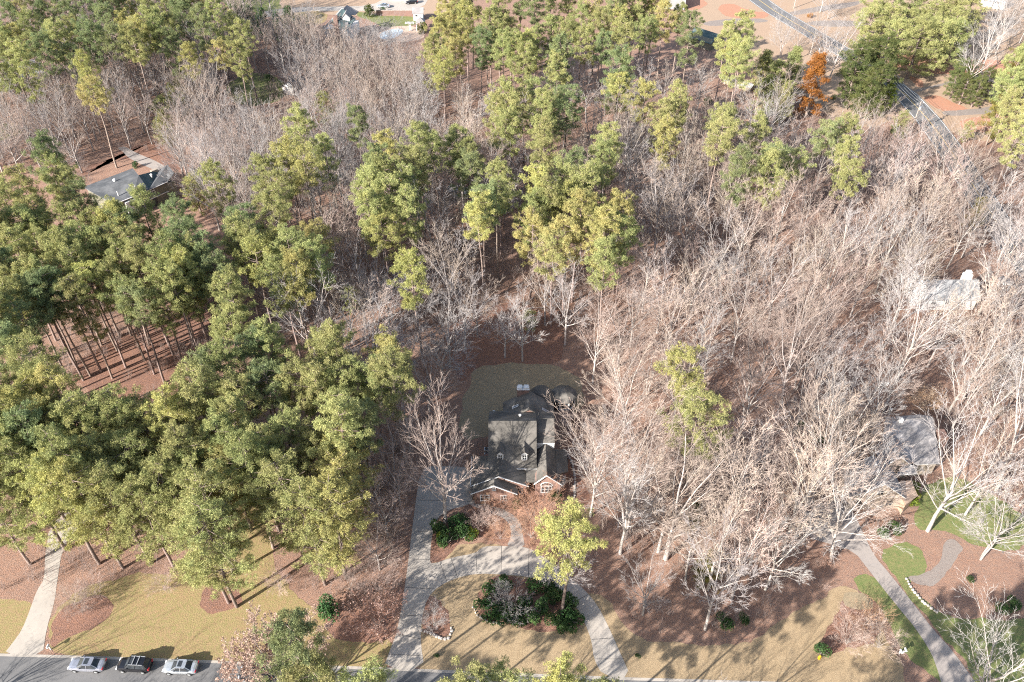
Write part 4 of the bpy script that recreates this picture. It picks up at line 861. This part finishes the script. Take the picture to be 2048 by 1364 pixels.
def tree(name, src, x, y, s, look, cat, group, tmat=None, cmat=None, sp=None, crown='crown', leaves=None, extra=None, zs=1.0, tilt=(0, 0)):
    o = bpy.data.objects.new(name, None); COL.objects.link(o); o.location = (x, y, 0); o.scale = (s, s, s*zs)
    o.rotation_euler = (tilt[0]+random.uniform(-.03, .03), tilt[1]+random.uniform(-.03, .03), random.uniform(0, 6.28)); o['category'] = cat; o['group'] = group
    for nm, me, mt in (('trunk' if crown == 'crown' else 'stems', src[0], tmat), (crown, src[1], cmat)) + ((('leaves', leaves, extra),) if leaves else ()):
        c = bpy.data.objects.new(nm, me); COL.objects.link(c); c.parent = o
        if mt: c.material_slots[0].link = 'OBJECT'; c.material_slots[0].material = M[mt]
    TREES.append((o, look, x, y, sp)); XY.append((x, y)); return o
PL = {'g': ('needle', 'green pine'), 'y': ('needle_y', 'yellow green pine'), 'd': ('needle_d', 'dark green pine')}
def pines(txt):
    for t in txt.split():
        c = t[-1]; u, v = map(float, t[:-1].split(',')); src = random.choice(PINES); s = random.uniform(.9, 1.08)
        p = at(u, v, 19.5*s)
        if any(math.hypot(p.x-a, p.y-b) < 2.6 for a, b in XY): continue
        rr = random.random(); c = c if rr < .8 else ('g' if c != 'g' else random.choice('yd'))
        mt, lk = PL[c]; tree('pine_tree', src, p.x, p.y, s*.86, 'tall '+lk, 'pine', 'loblolly pines across the woods', None, mt, zs=random.uniform(1.12, 1.22))
random.seed(3)
pines('''30,5g 75,0d 110,-10g 160,-15d 230,-10g 265,-5y 330,-15g 395,10g 410,60d 350,100g 385,120y 215,50g 10,90g 120,75g 60,100d 430,35g 300,75g 130,20d 150,55g 170,70d 34,85y 113,85d 147,113d 85,110d 20,113g 10,147g 45,137y 253,60y 273,100y 240,88g 190,20d 222,10g 297,25g 328,8g 362,15d 321,68g 369,35d 307,45g 60,60g 20,40d 90,30d 195,95d 285,70y 345,55g 465,62g 488,80g 444,110y 478,130g 455,95y 178,160y 183,190y 598,262g 718,260d 95,325d 118,345g 50,385g 20,425g
70,437g 290,440g 362,455d 434,380g 533,360g 581,332y 608,345y 656,320y 553,385g 478,445g 553,425g 899,20y 892,51y 919,34y 933,51y 885,75y 919,85y 871,113y 885,143y 912,109y 943,20y 974,85d 960,100d 998,14g 1039,7g 998,41g 1022,61g 981,58g 1073,20g 1080,48g 1052,96y 1029,89g 1076,85y 1104,68g 1121,109g 1117,130g 1104,20g 1138,17g 1165,44g 1172,85g
1138,65g 1193,20y 1203,61g 1227,24g 1240,51y 1261,20g 1268,44g 1295,58g 1305,17g 1288,7g 1329,31y 1360,38g 1240,82g 1206,95g 1010,110y 1045,125g 1234,154g 1240,185y 1285,195y 1008,202g 1022,232g 988,246g 1049,212g 1083,226g 1076,273g 1090,294g 1005,267g 1131,212g 1107,212g 1124,239d 1073,185g 1343,236g 1329,250g 1322,284y 772,308g 748,342g 765,355g 827,342d 837,308g 871,294d
912,294g 933,314d 943,345d 748,393g 782,393g 817,383g 741,437g 769,454g 817,424g 1001,376g 994,403g 964,415g 964,441y 1216,287g 1213,328g 1148,345d 1124,366g 1169,383g 1193,369g 1080,386g 1070,424g 1100,410g 1138,410y 1152,444y 1203,441y 1244,427g 1261,448g 1179,430y 1368,34g 1382,65g 1450,85g 1471,103g 1491,72g 1478,126g 1693,267g 1649,267d 1690,318g 1690,355g 1509,273g 1437,290g
1550,311d 1580,332y 1471,352g 1532,342g 1450,236g 1351,219g 2031,137g 2025,164g 2014,222g 2042,260g 20,470g 60,455g 100,470g 140,455g 185,470g 30,510g 80,500g 120,520g 170,500g 215,510g 250,470d 20,560g 70,560g 40,610g 90,600d 270,500g 15,650d 60,650d 20,700d 60,710d -30,480g -30,540g -30,600d
-40,670d 362,490d 342,535g 376,552g 403,520d 430,550g 478,477g 509,500g 512,528g 547,495y 574,511y 564,556g 636,490y 625,539y 588,563y 478,603g 471,662g 461,690y 547,710g 512,724g 451,740g 649,703g 670,723g 598,757g 632,775g 495,799g 533,757g 396,792g 376,812g 335,836g 325,870g 383,853g 472,860g 444,887g 506,898g 417,775d 96,778g 61,809y
113,809y 85,843y 27,843g 143,826d 68,884g 164,857g 219,826g 246,843g 191,884g 147,887g 10,800g 15,890g 683,775g 683,826g 676,877g 830,563y 775,715y 790,760g 745,757g 707,826g 721,860g 700,894g 1063,464y 1107,501y 1134,470y 1210,484y 1244,484g 1213,525y 1375,745y 1392,845g 1155,495y 34,925g 130,918g 359,932y 495,932g 588,1318g 625,1372g 738,1392g 915,1400g 955,1392g 1000,1398g 1110,1402g 1158,1388g 1206,1402g 232,448g 185,452g 137,385d 165,408d 245,446g''')

for t in '''472,1213g 456,1206g 468,1172g 350,1165g 300,1150g 400,1135g 330,1100g 440,1110g 245,1160y 200,1148y 272,1090g 130,1120g 60,1150g 5,1075y 130,1060g 165,1045y -30,1130g -50,1080g
650,1190g 692,1178y 610,1150g 700,1108y 580,1098g 725,1060y 672,1056g 350,1020g 230,1030g 60,1030y 110,1015g 0,1015g 610,1040g 480,1110y'''.split():
    u, v = map(float, t[:-1].split(',')); p = at(u, v-(22 if v < 1200 else 0)); mt, lk = PL[t[-1]]
    tree('pine_tree', random.choice(LONGP), p.x, p.y, random.uniform(.82, 1.0), 'tall '+lk, 'pine', 'loblolly pines across the woods', None, mt, tilt=(0, 0))
for t in '110,742g 135,752g 158,738g 180,752d 202,744g 226,757g 253,735y 262,672g 290,722g 310,748g 338,693g 347,708g 330,765d 372,745g 410,752g 427,717g 443,693g 385,688g 300,690g 235,700g 90,725g 60,735d 205,690g'.split():
    u, v = map(float, t[:-1].split(',')); p = at(u, v); mt, lk = PL[t[-1]]
    tree('pine_tree', random.choice(PINES), p.x, p.y, random.uniform(.76, .86), 'tall '+lk, 'pine', 'loblolly pines across the woods', None, mt, zs=1.24)
p = at(1126,1228); tree('pine_tree', PINES[2], p.x, p.y, .9, '', 'pine', 'loblolly pines across the woods', None, 'needle_y', 'yellow green pine rising from the dark hedge in the looping driveway', zs=1.06)
# conifers, cedars and other marked trees
def cone(u, v, z, s, mt, look, sp=None, src=None, nm='cedar_tree', cat='cedar'):
    p = at(u, v, z); return tree(nm, src or random.choice(CONES), p.x, p.y, s, look, cat, 'evergreen conifers', None, mt, sp)
for u, v in ((478,36),(502,44),(526,50),(553,47),(581,46),(606,56)): cone(u, v, 6, 1.15, 'holly', 'dark conical evergreen')
for u, v in ((1530,138),(1552,158),(1585,148),(1532,185),(1570,190)): cone(u, v, 8, 1.35, 'needle', 'conical green cedar')
p = at(1612,234); tree('autumn_tree', CONES[1], p.x, p.y, 1.55, '', 'tree', 'leafy autumn trees', None, 'orange', 'conical tree covered in bright orange leaves, the only one of its colour')
for u, v, s in ((1706,165,1.35),(1722,145,1.3),(1735,185,1.15),(1755,150,1.4),(1752,185,1.25)): cone(u, v, 8, s, 'cedar', 'dense olive roadside cedar', src=random.choice(DENSE))
cone(1775, 200, 3, .6, 'yshrub', '', 'small yellow leaved tree at the edge of the shaded far road', src=DENSE[0])
for i in range(15):
    u, v = [(1745,25),(1785,18),(1825,15),(1865,20),(1905,18),(1735,60),(1775,58),(1820,55),(1865,55),(1905,58),(1790,92),(1830,100),(1868,98),(1905,88),(1930,40)][i]
    cone(u, v, 9, random.uniform(1.15, 1.4), 'needle', 'dense low pine of the clay bank clump', src=random.choice(DENSE), nm='pine_tree', cat='pine')
for u, v in ((1905,178),(1925,190),(1950,196),(1968,180),(1940,160),(1915,160)): cone(u, v, 3, .7, 'cedar', 'olive evergreen of the loop thicket', src=random.choice(DENSE))
for u, v in ((2035,150),(2020,185),(2045,215),(1995,245)): cone(u, v, 5, 1.1, 'cedar_o', 'olive gold evergreen', src=random.choice(DENSE))
cone(1972,388,10,.9,'cedar_o','','narrow yellow green cedar standing alone in the bare woods far right')
cone(1392,1030,3,.5,'cedar','','small olive cedar among bare trunks right of the brick house'); 
cone(1420,1120,6,.75,'cedar_o','','slim yellow green pine sapling among bare trees above the dry lawn')
for u, v, s in ((359,205,.9),(325,225,.8),(328,262,.7),(653,222,.8),(620,294,.7),(393,390,.8),(1802,250,.6),(1936,262,.5),(1427,255,.7),(1455,240,.7),(1340,262,.7),(1060,640,.4),(700,600,.5),(1440,905,.45)): cone(u, v, 7*s, s, 'needle', 'short bushy green pine', src=random.choice(DENSE), nm='pine_tree', cat='pine')

# bare trees
def proj(x, y, z):
    dz = z-CAM_H; zc = y*math.cos(TILT)-dz*math.sin(TILT); yc = y*math.sin(TILT)+dz*math.cos(TILT)
    return 1024+FPX*x/zc, 682-FPX*yc/zc
BL = {'t': ('gbark', 'twig_t', 'bare tan tree'), 'p': ('gbark', 'twig_p', 'bare reddish tree'), 'g': ('gbark', 'twig_g', 'bare grey tree'), 'w': ('wbark', 'twig_w', 'bare white tree')}
def bt(x, y, c, s, src=None, sp=None, zs=1.0):
    tm, cm, lk = BL[c]; return tree('bare_tree', src or random.choice(BARE), x, y, s, lk, 'bare tree', 'leafless hardwoods', tm, cm, sp, zs=zs)
random.seed(11)
p = at(899,1046); bt(p.x-.6, p.y, 't', .84, BIG[0], 'bare pinkish tree standing over the pale drive, left of the brick house', zs=1.22)
for u, v, c, s, big, sp in [
    (1250,1075,'t',1.05,1,''),(1240,1108,'g',1.0,0,''),(1316,1104,'t',1.1,0,''),(1331,1118,'t',1.05,1,''),(1262,985,'t',.98,1,''),(1245,890,'t',.9,1,''),(1262,1030,'t',.95,0,''),
    (1285,1230,'g',.66,0,'short bare tree with twin pale trunks at the bed edge above the dry lawn'),
    (1791,763,'w',1.05,1,'tall white barked tree with spreading limbs, in front of the bright white house'),
    (1855,1062,'w',1.1,1,'huge white barked tree rooted at the green lawn right of the beige house'),
    (1660,1122,'w',.98,0,'leaning pale tree whose limbs hang over the long right driveway'),(1462,1200,'t',.9,0,'pale tree with low twigs at the upper edge of the dry front lawn'),
    (1992,982,'w',1.1,1,'white barked tree leaning at the right edge above the green lawn'),(1962,1118,'g',1.05,0,'leaning grey tree at the lower right edge beside the creek bed'),
    (1590,1075,'t',1.0,1,''),(1610,1065,'t',.9,0,''),(1500,1130,'t',.95,0,''),(1415,1180,'t',.95,0,''),(1370,1160,'t',.85,0,''),(1530,1180,'w',.8,0,''),(1560,1120,'t',1.,0,''),
    (1660,960,'t',.9,0,''),(1500,690,'t',.9,0,''),(1395,1020,'t',1.,0,''),(1450,1060,'t',1.,0,''),(1290,1010,'t',1.,0,''),
    (1890,835,'w',.95,0,''),(1930,1030,'t',.85,0,''),(1960,870,'t',1,0,''),(2040,860,'w',1,0,''),(2040,1010,'t',1,0,''),(1645,820,'g',.75,0,''),(1700,780,'g',.7,0,''),
    (630,735,'w',.95,1,'bright white sycamore crown standing among the pines left of centre'),(1130,690,'w',.9,0,'pale trunked tree at the right end of the orange bank behind the lawn'),
    (1045,722,'g',.8,0,''),(1010,715,'g',.75,0,''),(900,735,'g',.85,0,''),(930,700,'g',.8,0,''),(955,672,'t',.8,0,''),(1090,650,'t',.8,0,''),
    (1120,1185,'g',.6,0,'thin dark bare tree rising from the hedge in the looping lawn'),
    (775,1085,'t',.75,0,''),(750,1040,'p',.7,0,''),(800,1010,'p',.75,0,''),(760,1140,'p',.6,0,''),(790,950,'t',.8,0,''),(820,900,'p',.8,0,''),
    (1640,25,'w',.6,0,''),(1655,38,'g',.55,0,''),(1560,115,'g',.8,0,''),(1590,120,'t',.7,0,''),(1640,150,'w',.85,0,''),(1655,165,'w',.85,0,''),(1620,110,'g',.7,0,''),
    (1925,188,'w',.95,1,'white leafless tree drooping over the rounded thicket in the gravel loop'),(1960,150,'w',.95,1,''),(1990,110,'w',.95,0,''),
    (1620,980,'t',.9,1,''),(1575,900,'t',.9,0,'')]:
    p = at(u, v); bt(p.x, p.y, c, s, (random.choice(OPEN) if c == 'w' else random.choice(BIG)) if big else (random.choice(OPEN) if c == 'w' and random.random() < .5 else None), sp or None)
# beyond the lower edge: their crowns reach into view and their shadows cross the lawns
p = at(1930,1420); bt(p.x, p.y, 'w', 1.02, OPEN[1], 'white barked tree whose crown fills the bottom right corner')
for x, y, c, s in ((-52,41,'g',1.),(-36,38,'t',.9),(-26,43,'g',1.),(-10,36,'t',1),(-4,44,'g',.9),(10,38,'t',1.),(22,42,'g',1.),(30,35,'t',1),(38,40,'g',.9),(46,34,'t',1),(14,30,'g',1.),(-64,40,'g',.9),(54,42,'t',.9),(-76,46,'t',1),(4,28,'t',1.1),(-18,30,'t',1.)):
    bt(x, y, c, s*.66 if y > 39 else s*.8, random.choice(OPEN))
for x, y in ((25,31),(36,34),(44,26),(58,36),(66,31),(-62,27),(-44,24),(50,30)):
    tree('pine_tree', random.choice(PINES), x, y, 1.0, 'tall green pine', 'pine', 'loblolly pines across the woods')
CLEAR = [PX_ for PX_ in [
 [(870,720),(1130,725),(1150,850),(1170,1020),(1060,1020),(940,1010),(930,880),(905,800)], [(800,940),(940,930),(1000,1040),(880,1100),(1060,1100),(1240,1350),(780,1345)],
 [(840,1150),(1240,1200),(1320,1290),(1560,1270),(1680,1180),(1800,1300),(1800,1364),(840,1364)], [(160,305),(350,300),(360,410),(220,415)], [(130,640),(440,560),(520,600),(440,790),(220,800)],
 [(910,610),(1120,610),(1120,730),(910,740)], [(640,0),(850,0),(850,80),(640,60)], [(1430,0),(1720,0),(1780,120),(1900,250),(2048,280),(2048,130),(1850,130),(1990,130),(1950,0),(1720,0),(1600,60),(1500,110)],
 [(1690,100),(1790,100),(1990,120),(2048,130),(2048,270),(1870,262),(1760,210),(1640,240),(1600,200)], [(1655,640),(1745,640),(1760,750),(1690,770)], [(1800,955),(2048,960),(2048,1364),(1700,1364),(1720,1160)],
 [(1800,820),(1880,820),(1890,930),(1740,930)], [(0,1190),(780,1200),(780,1364),(0,1364)], [(1815,545),(1960,545),(1965,630),(1815,632)], [(380,0),(600,0),(600,30),(430,30)], [(1390,55),(1440,55),(1440,90),(1390,90)], [(430,150),(590,150),(590,215),(430,215)], [(1640,110),(1740,80),(1900,130),(1900,260),(1780,230)],
 [(1570,105),(1665,105),(1665,240),(1570,240)]]]
CLR = [[tuple(q) for q in c] for c in CLEAR]
ROADP = [tuple(q) for q in ribbon(rc, 10.5)]; CAND = []
def fill(poly, sp, n, smin, smax, cols, tests=(.0, .5, .8)):
    W = PX(poly); x0, x1 = min(p.x for p in W), max(p.x for p in W); y0, y1 = min(p.y for p in W), max(p.y for p in W); k = 0
    for _ in range(n):
        x, y = random.uniform(x0, x1), random.uniform(y0, y1)
        if not pip(x, y, W) or pip(x, y, ROADP): continue
        if any((x-a)**2+(y-b)**2 < sp*sp for a, b in XY): continue
        s = random.uniform(smin, smax)
        if any(pip(*proj(x, y, 20*s*f), c) for f in tests for c in CLR): continue
        CAND.append((x, y, random.choice(cols), s)); XY.append((x, y)); k += 1
    return k
c1 = fill([(1160,1120),(1190,900),(1180,740),(1140,640),(1290,580),(1290,350),(1420,260),(1620,250),(1760,300),(2090,300),(2150,700),(2150,980),(1900,900),(1830,840),(1760,830),(1700,980),(1690,1120),(1600,1190),(1470,1270),(1300,1260),(1230,1180)], 6.0, 6000, .74, 1.02, 'tttppgw')
c7 = fill([(1800,270),(2150,270),(2200,520),(2000,520)], 4.2, 1500, .75, 1.0, 'ggtw')
c2 = fill([(740,800),(760,640),(720,520),(850,440),(960,330),(1240,300),(1290,500),(1120,610),(960,620),(900,700),(890,800),(850,930),(820,1100),(800,1200),(740,1150),(760,950)], 5.4, 2200, .7, .98, 'ttpgg')
c3 = fill([(-80,350),(-80,170),(150,160),(420,130),(560,90),(700,90),(850,150),(860,320),(700,340),(560,420),(440,470),(380,400),(150,350)], 4.5, 9000, .75, 1.0, 'ttpgg')
c4 = fill([(850,220),(1000,260),(1200,190),(1500,190),(1500,300),(1200,330),(1000,330),(860,330)], 6.5, 800, .7, .9, 'tgw')
c9 = fill([(470,470),(560,400),(700,330),(860,330),(960,420),(760,520),(770,660),(700,760),(600,640),(500,600)], 4.6, 3000, .7, .95, 'ttpgg')
c8 = fill([(-80,120),(-80,-70),(430,-70),(560,50),(420,125),(150,155)], 5.2, 3000, .75, 1.0, 'ttgp')
c5 = fill([(1940,0),(2150,0),(2150,130),(1960,110)], 7, 300, .7, .95, 'wgg')
c6 = fill([(0,30),(140,0),(140,60),(0,110)], 7, 200, .7, .9, 'tg')
nind = 296-sum(1 for t in TREES if t[0].name.startswith('bare_tree'))
CAND.sort(key=lambda c: c[0]**2+c[1]**2)
for x, y, c, s in CAND[:nind]: bt(x, y, c, s)
def merged(name, nm, rows):
    Vs, Fs, Mi, n0 = [], [], [], 0; mats = [M['gbark'], M['twig_t'], M['twig_p'], M['twig_g'], M['twig_w']]
    for x, y, c, s in rows:
        src = random.choice(FARB); a = random.uniform(0, 6.28); ca, sa = math.cos(a)*s, math.sin(a)*s
        for k in (0, 1):
            me = src[k]; V = np.empty(len(me.vertices)*3, np.float32); me.vertices.foreach_get('co', V); V = V.reshape(-1, 3)
            F = np.empty(len(me.loops), np.int32); me.loops.foreach_get('vertex_index', F); F = F.reshape(-1, 4)
            Vs.append(np.stack([V[:, 0]*ca-V[:, 1]*sa+x, V[:, 0]*sa+V[:, 1]*ca+y, V[:, 2]*s], 1)); Fs.append(F+n0); n0 += len(V)
            Mi.append(np.full(len(F), 0 if k == 0 else {'t': 1, 'p': 2, 'g': 3, 'w': 4}[c], np.int32))
    me = np_mesh(nm, np.concatenate(Vs), np.concatenate(Fs), mats); me.polygons.foreach_set('material_index', np.concatenate(Mi))
    o = bpy.data.objects.new(nm, me); COL.objects.link(o); return o
if len(CAND) > nind: tag(merged('', 'distant_woods', CAND[nind:]), 'farther leafless woods seen beyond the nearer single trees', 'woods', kind='stuff')
print('bare fill', c1, c7, c2, c3, c4, c5, c6, 'cand', len(CAND), 'ind', nind)

# shrubs
def bush(u, v, s, mt, look, sp=None, src=None, z=.8):
    p = at(u, v, z); return tree('shrub', src or random.choice(BUSH), p.x, p.y, s, look, 'shrub', 'evergreen shrubs', 'gbark', mt, sp, crown='leaves')
for u, v in ((965,1205),(985,1180),(985,1225),(1010,1170),(1010,1215),(1015,1240),(1040,1235),(1065,1238),(1075,1170),(1095,1180),(1115,1195),(1050,1210),(1085,1215),(1140,1205)): bush(u, v, 1.0, 'holly', 'dark hedge holly')
for u, v in ((1110,1245),(1130,1232),(1150,1240)): bush(u, v, 1.0, 'holly', 'dark corner clump holly')
bush(1133,1256,.9,'holly','dark corner clump holly')
for u, v in ((880,1055),(895,1080),(918,1048),(925,1070)): bush(u, v, 1.15, 'holly', 'broad leaved shrub')
bush(943,1064,.75,'yshrub','','small light green shrub at the right of the bed between drive and footpath'); bush(885,1077,.8,'yshrub','','bright green leaved shrub at the drive edge of the bed')
bush(656,1225,1.5,'holly','','large dark magnolia like bush under the pines left of the rusty twigged bush', BUSH[2]); bush(1645,1303,.85,'holly','','round dark holly beside the yellow hydrant')
for u, v, s in ((1108,990,.8),(1118,1000,.7),(1030,1005,.6)): bush(u, v, s, 'holly', 'dark wall shrub')
for u, v in ((1829,968),(1831,980),(1832,992),(1828,1004)): bush(u, v, .62, 'yshrub', 'yellow green upright shrub')
for u, v, s in ((1490,1235,.7),(1445,1240,.8),(1460,1248,.6),(2030,1205,.8),(2010,1215,.7),(1945,1155,.4),(1790,1055,.8),(1770,1065,.7),(1640,880,.9),(1600,850,.8),(540,160,1),(430,185,1.2),(270,330,.7),(390,345,1.0),(1985,200,.8),(1790,262,.8),(765,20,.9),(590,290,1),(1415,205,1)): bush(u, v, s, 'holly', 'low dark evergreen shrub')
bush(737,22,1.7,'cedar','','tall bushy evergreen at the drive beside the distant silver sedan', z=2)
bush(845,55,1.5,'cedar','','evergreen bush between the white pavilion and the yellow green pines', z=2)
for u, v in ((872,1306),(1276,1309)): bush(u, v, .3, 'holly', 'tiny lone lawn shrub')
bush(1621,31,.8,'orange','','small rusty round shrub on tan ground by the far road')
for u, v, s in ((1640,95,1.3),): 
    p = at(u, v); tree('bare_tree', SMALL[1], p.x, p.y, s*.5, '', 'bare tree', 'small bare bushes', 'gbark', 'twig_o', 'brown dome shaped bare bush left of the far road')
# small bare and dry-leaved trees round the gardens
def sm(u, v, s, cm, look, sp=None, lv=0, src=None):
    p = at(u, v); tree('small_bare_tree', src or random.choice(SMALL), p.x, p.y, s, look, 'bare tree', 'small bare bushes', 'gbark', cm, sp, leaves=LEAFS if lv else None, extra='brownleaf')
sm(752,1258,.82,'twig_o','','round rusty twigged bush between the magnolia and the pale drive',1,SMALL[0])
sm(1075,1052,.95,'twig_o','','upright rusty crape myrtle in front of the arched window'); sm(1062,1075,.6,'twig_o','','lower rusty crape myrtle beside the footpath')
for u, v in ((985,1012),(1005,1020),(1030,1016),(965,1004)): sm(u, v, .42, 'twig_o', 'rusty leafless shrub')
sm(1000,1078,.42,'twig_o','','rusty low shrub where the footpath meets the loop'); sm(978,1050,.4,'twig_p','','dark reddish shrub left of the footpath bend'); sm(955,1048,.42,'twig_p','','reddish shrub behind the small light green shrub')
sm(868,1252,.48,'twig_g','','drooping grey cherry in the small bed by the drive'); sm(1025,1222,.62,'twig_w','','pale spreading bare tree inside the dark hedge ring', src=SMALL[1]); sm(1000,1200,.4,'twig_g','','small grey bare tree at the left of the dark hedge ring')
sm(1692,1288,.62,'twig_p','','reddish bare shrub with pale stems left of the hydrant driveway bed'); sm(1755,1295,.62,'twig_p','','reddish bare shrub nearest the pair of mailboxes'); sm(1730,1250,.6,'twig_o','','rusty bare shrub in the bed below the brown patch')
for u, v in ((150,1210),(165,1225),(190,1195),(330,1180),(560,1175),(700,1180)): sm(u, v, .5, 'twig_p', 'reddish twiggy thicket')
for u, v in ((770,1130),(760,1180),(780,1080),(745,1085),(790,1040),(765,1000),(800,980)): sm(u, v, .62, 'twig_p', 'reddish low bare tree')
sm(1838,818,.6,'twig_o','','rusty leaved beech above the dark back roof of the beige house',1)
sm(1648,1128,.25,'twig_o','','small rusty leaved shrub at the foot of the leaning pale tree',1); sm(1085,620,.5,'twig_o','','rusty leaved sapling on the orange bank behind the lawn',1); sm(195,600,.6,'twig_o','','rusty leaved sapling under the pines left of the clearing',1)
for u, v in ((1690,870),(1680,900),(1720,880),(1740,910)): sm(u, v, .7, 'twig_p', 'dusky dry leaved tree', None, 1)
p = at(580,1412); tree('bare_tree', BARE[5], p.x, p.y, .82, '', 'bare tree', 'leafless hardwoods', 'gbark', 'twig_t', 'tree with dry pinkish brown leaves at the kerb over the hidden dark car', leaves=LEAFB, extra='brownleaf')
for u, v in ((40,300),(10,330),(130,330),(420,340),(470,330),(740,90),(760,95),(790,88),(690,95)): sm(u, v, 1.0, 'twig_g', 'low grey spreading tree')
label_trees()
# groups must be honest even for labels that fall together
# undergrowth: saplings and brush too many to count, one object
rs = np.random.RandomState(5); unit = []
for k in range(5):
    S = []
    for i in range(9):
        a = rs.uniform(0, 6.28); l = rs.uniform(1.6, 3.4); b = np.array([rs.normal()*.5, rs.normal()*.5, 0]); t = b+np.array([math.cos(a)*l*.35, math.sin(a)*l*.35, l]); S.append([*b, *t, .022, .01])
        for j in range(5):
            f = rs.uniform(.3, .95); q = b+(t-b)*f; a2 = rs.uniform(0, 6.28); l2 = l*.35; S.append([*q, q[0]+math.cos(a2)*l2*.6, q[1]+math.sin(a2)*l2*.6, q[2]+l2*.7, .012, .007])
    unit.append(np.array(S))
zones = [([(1160,1150),(1190,740),(1140,620),(1290,350),(1420,260),(1620,250),(1760,300),(2090,300),(2150,1000),(1900,900),(1760,830),(1700,980),(1690,1170),(1600,1215),(1470,1275),(1300,1270)], 1500), ([(740,800),(720,520),(960,330),(1240,300),(1290,500),(1120,590),(900,620),(890,800),(850,930),(810,1200),(740,1200)], 600),
 ([(-80,350),(-80,170),(420,130),(700,90),(850,150),(860,320),(560,420),(380,400)], 1600), ([(0,1180),(0,760),(200,800),(450,780),(740,820),(800,1200),(640,1200),(500,1000),(300,1150)], 300), ([(100,760),(60,600),(300,560),(700,500),(760,640),(450,760)], 260)]
U = []
for poly, n_ in zones:
    W = PX(poly); x0, x1 = min(p.x for p in W), max(p.x for p in W); y0, y1 = min(p.y for p in W), max(p.y for p in W); k = 0
    while k < n_:
        x, y = rs.uniform(x0, x1), rs.uniform(y0, y1)
        if not pip(x, y, W): continue
        k += 1
        if any(pip(*proj(x, y, 0), c) for c in CLR[:4]+CLR[9:12]): continue
        S = unit[rs.randint(5)].copy(); a = rs.uniform(0, 6.28); ca, sa = math.cos(a), math.sin(a); s = rs.uniform(.5, 1.25)
        for c0 in (0, 3):
            X, Y = S[:, c0].copy(), S[:, c0+1].copy(); S[:, c0] = (X*ca-Y*sa)*s+x; S[:, c0+1] = (X*sa+Y*ca)*s+y; S[:, c0+2] *= s
        U.append(S)
o = bpy.data.objects.new('undergrowth', seg_mesh('undergrowth', np.concatenate(U), M['brush'], 3)); COL.objects.link(o); tag(o, 'thin leafless brush and saplings covering the woodland floor', 'undergrowth', kind='stuff')
from collections import Counter
print(Counter(t[0].name.split('.')[0] for t in TREES))
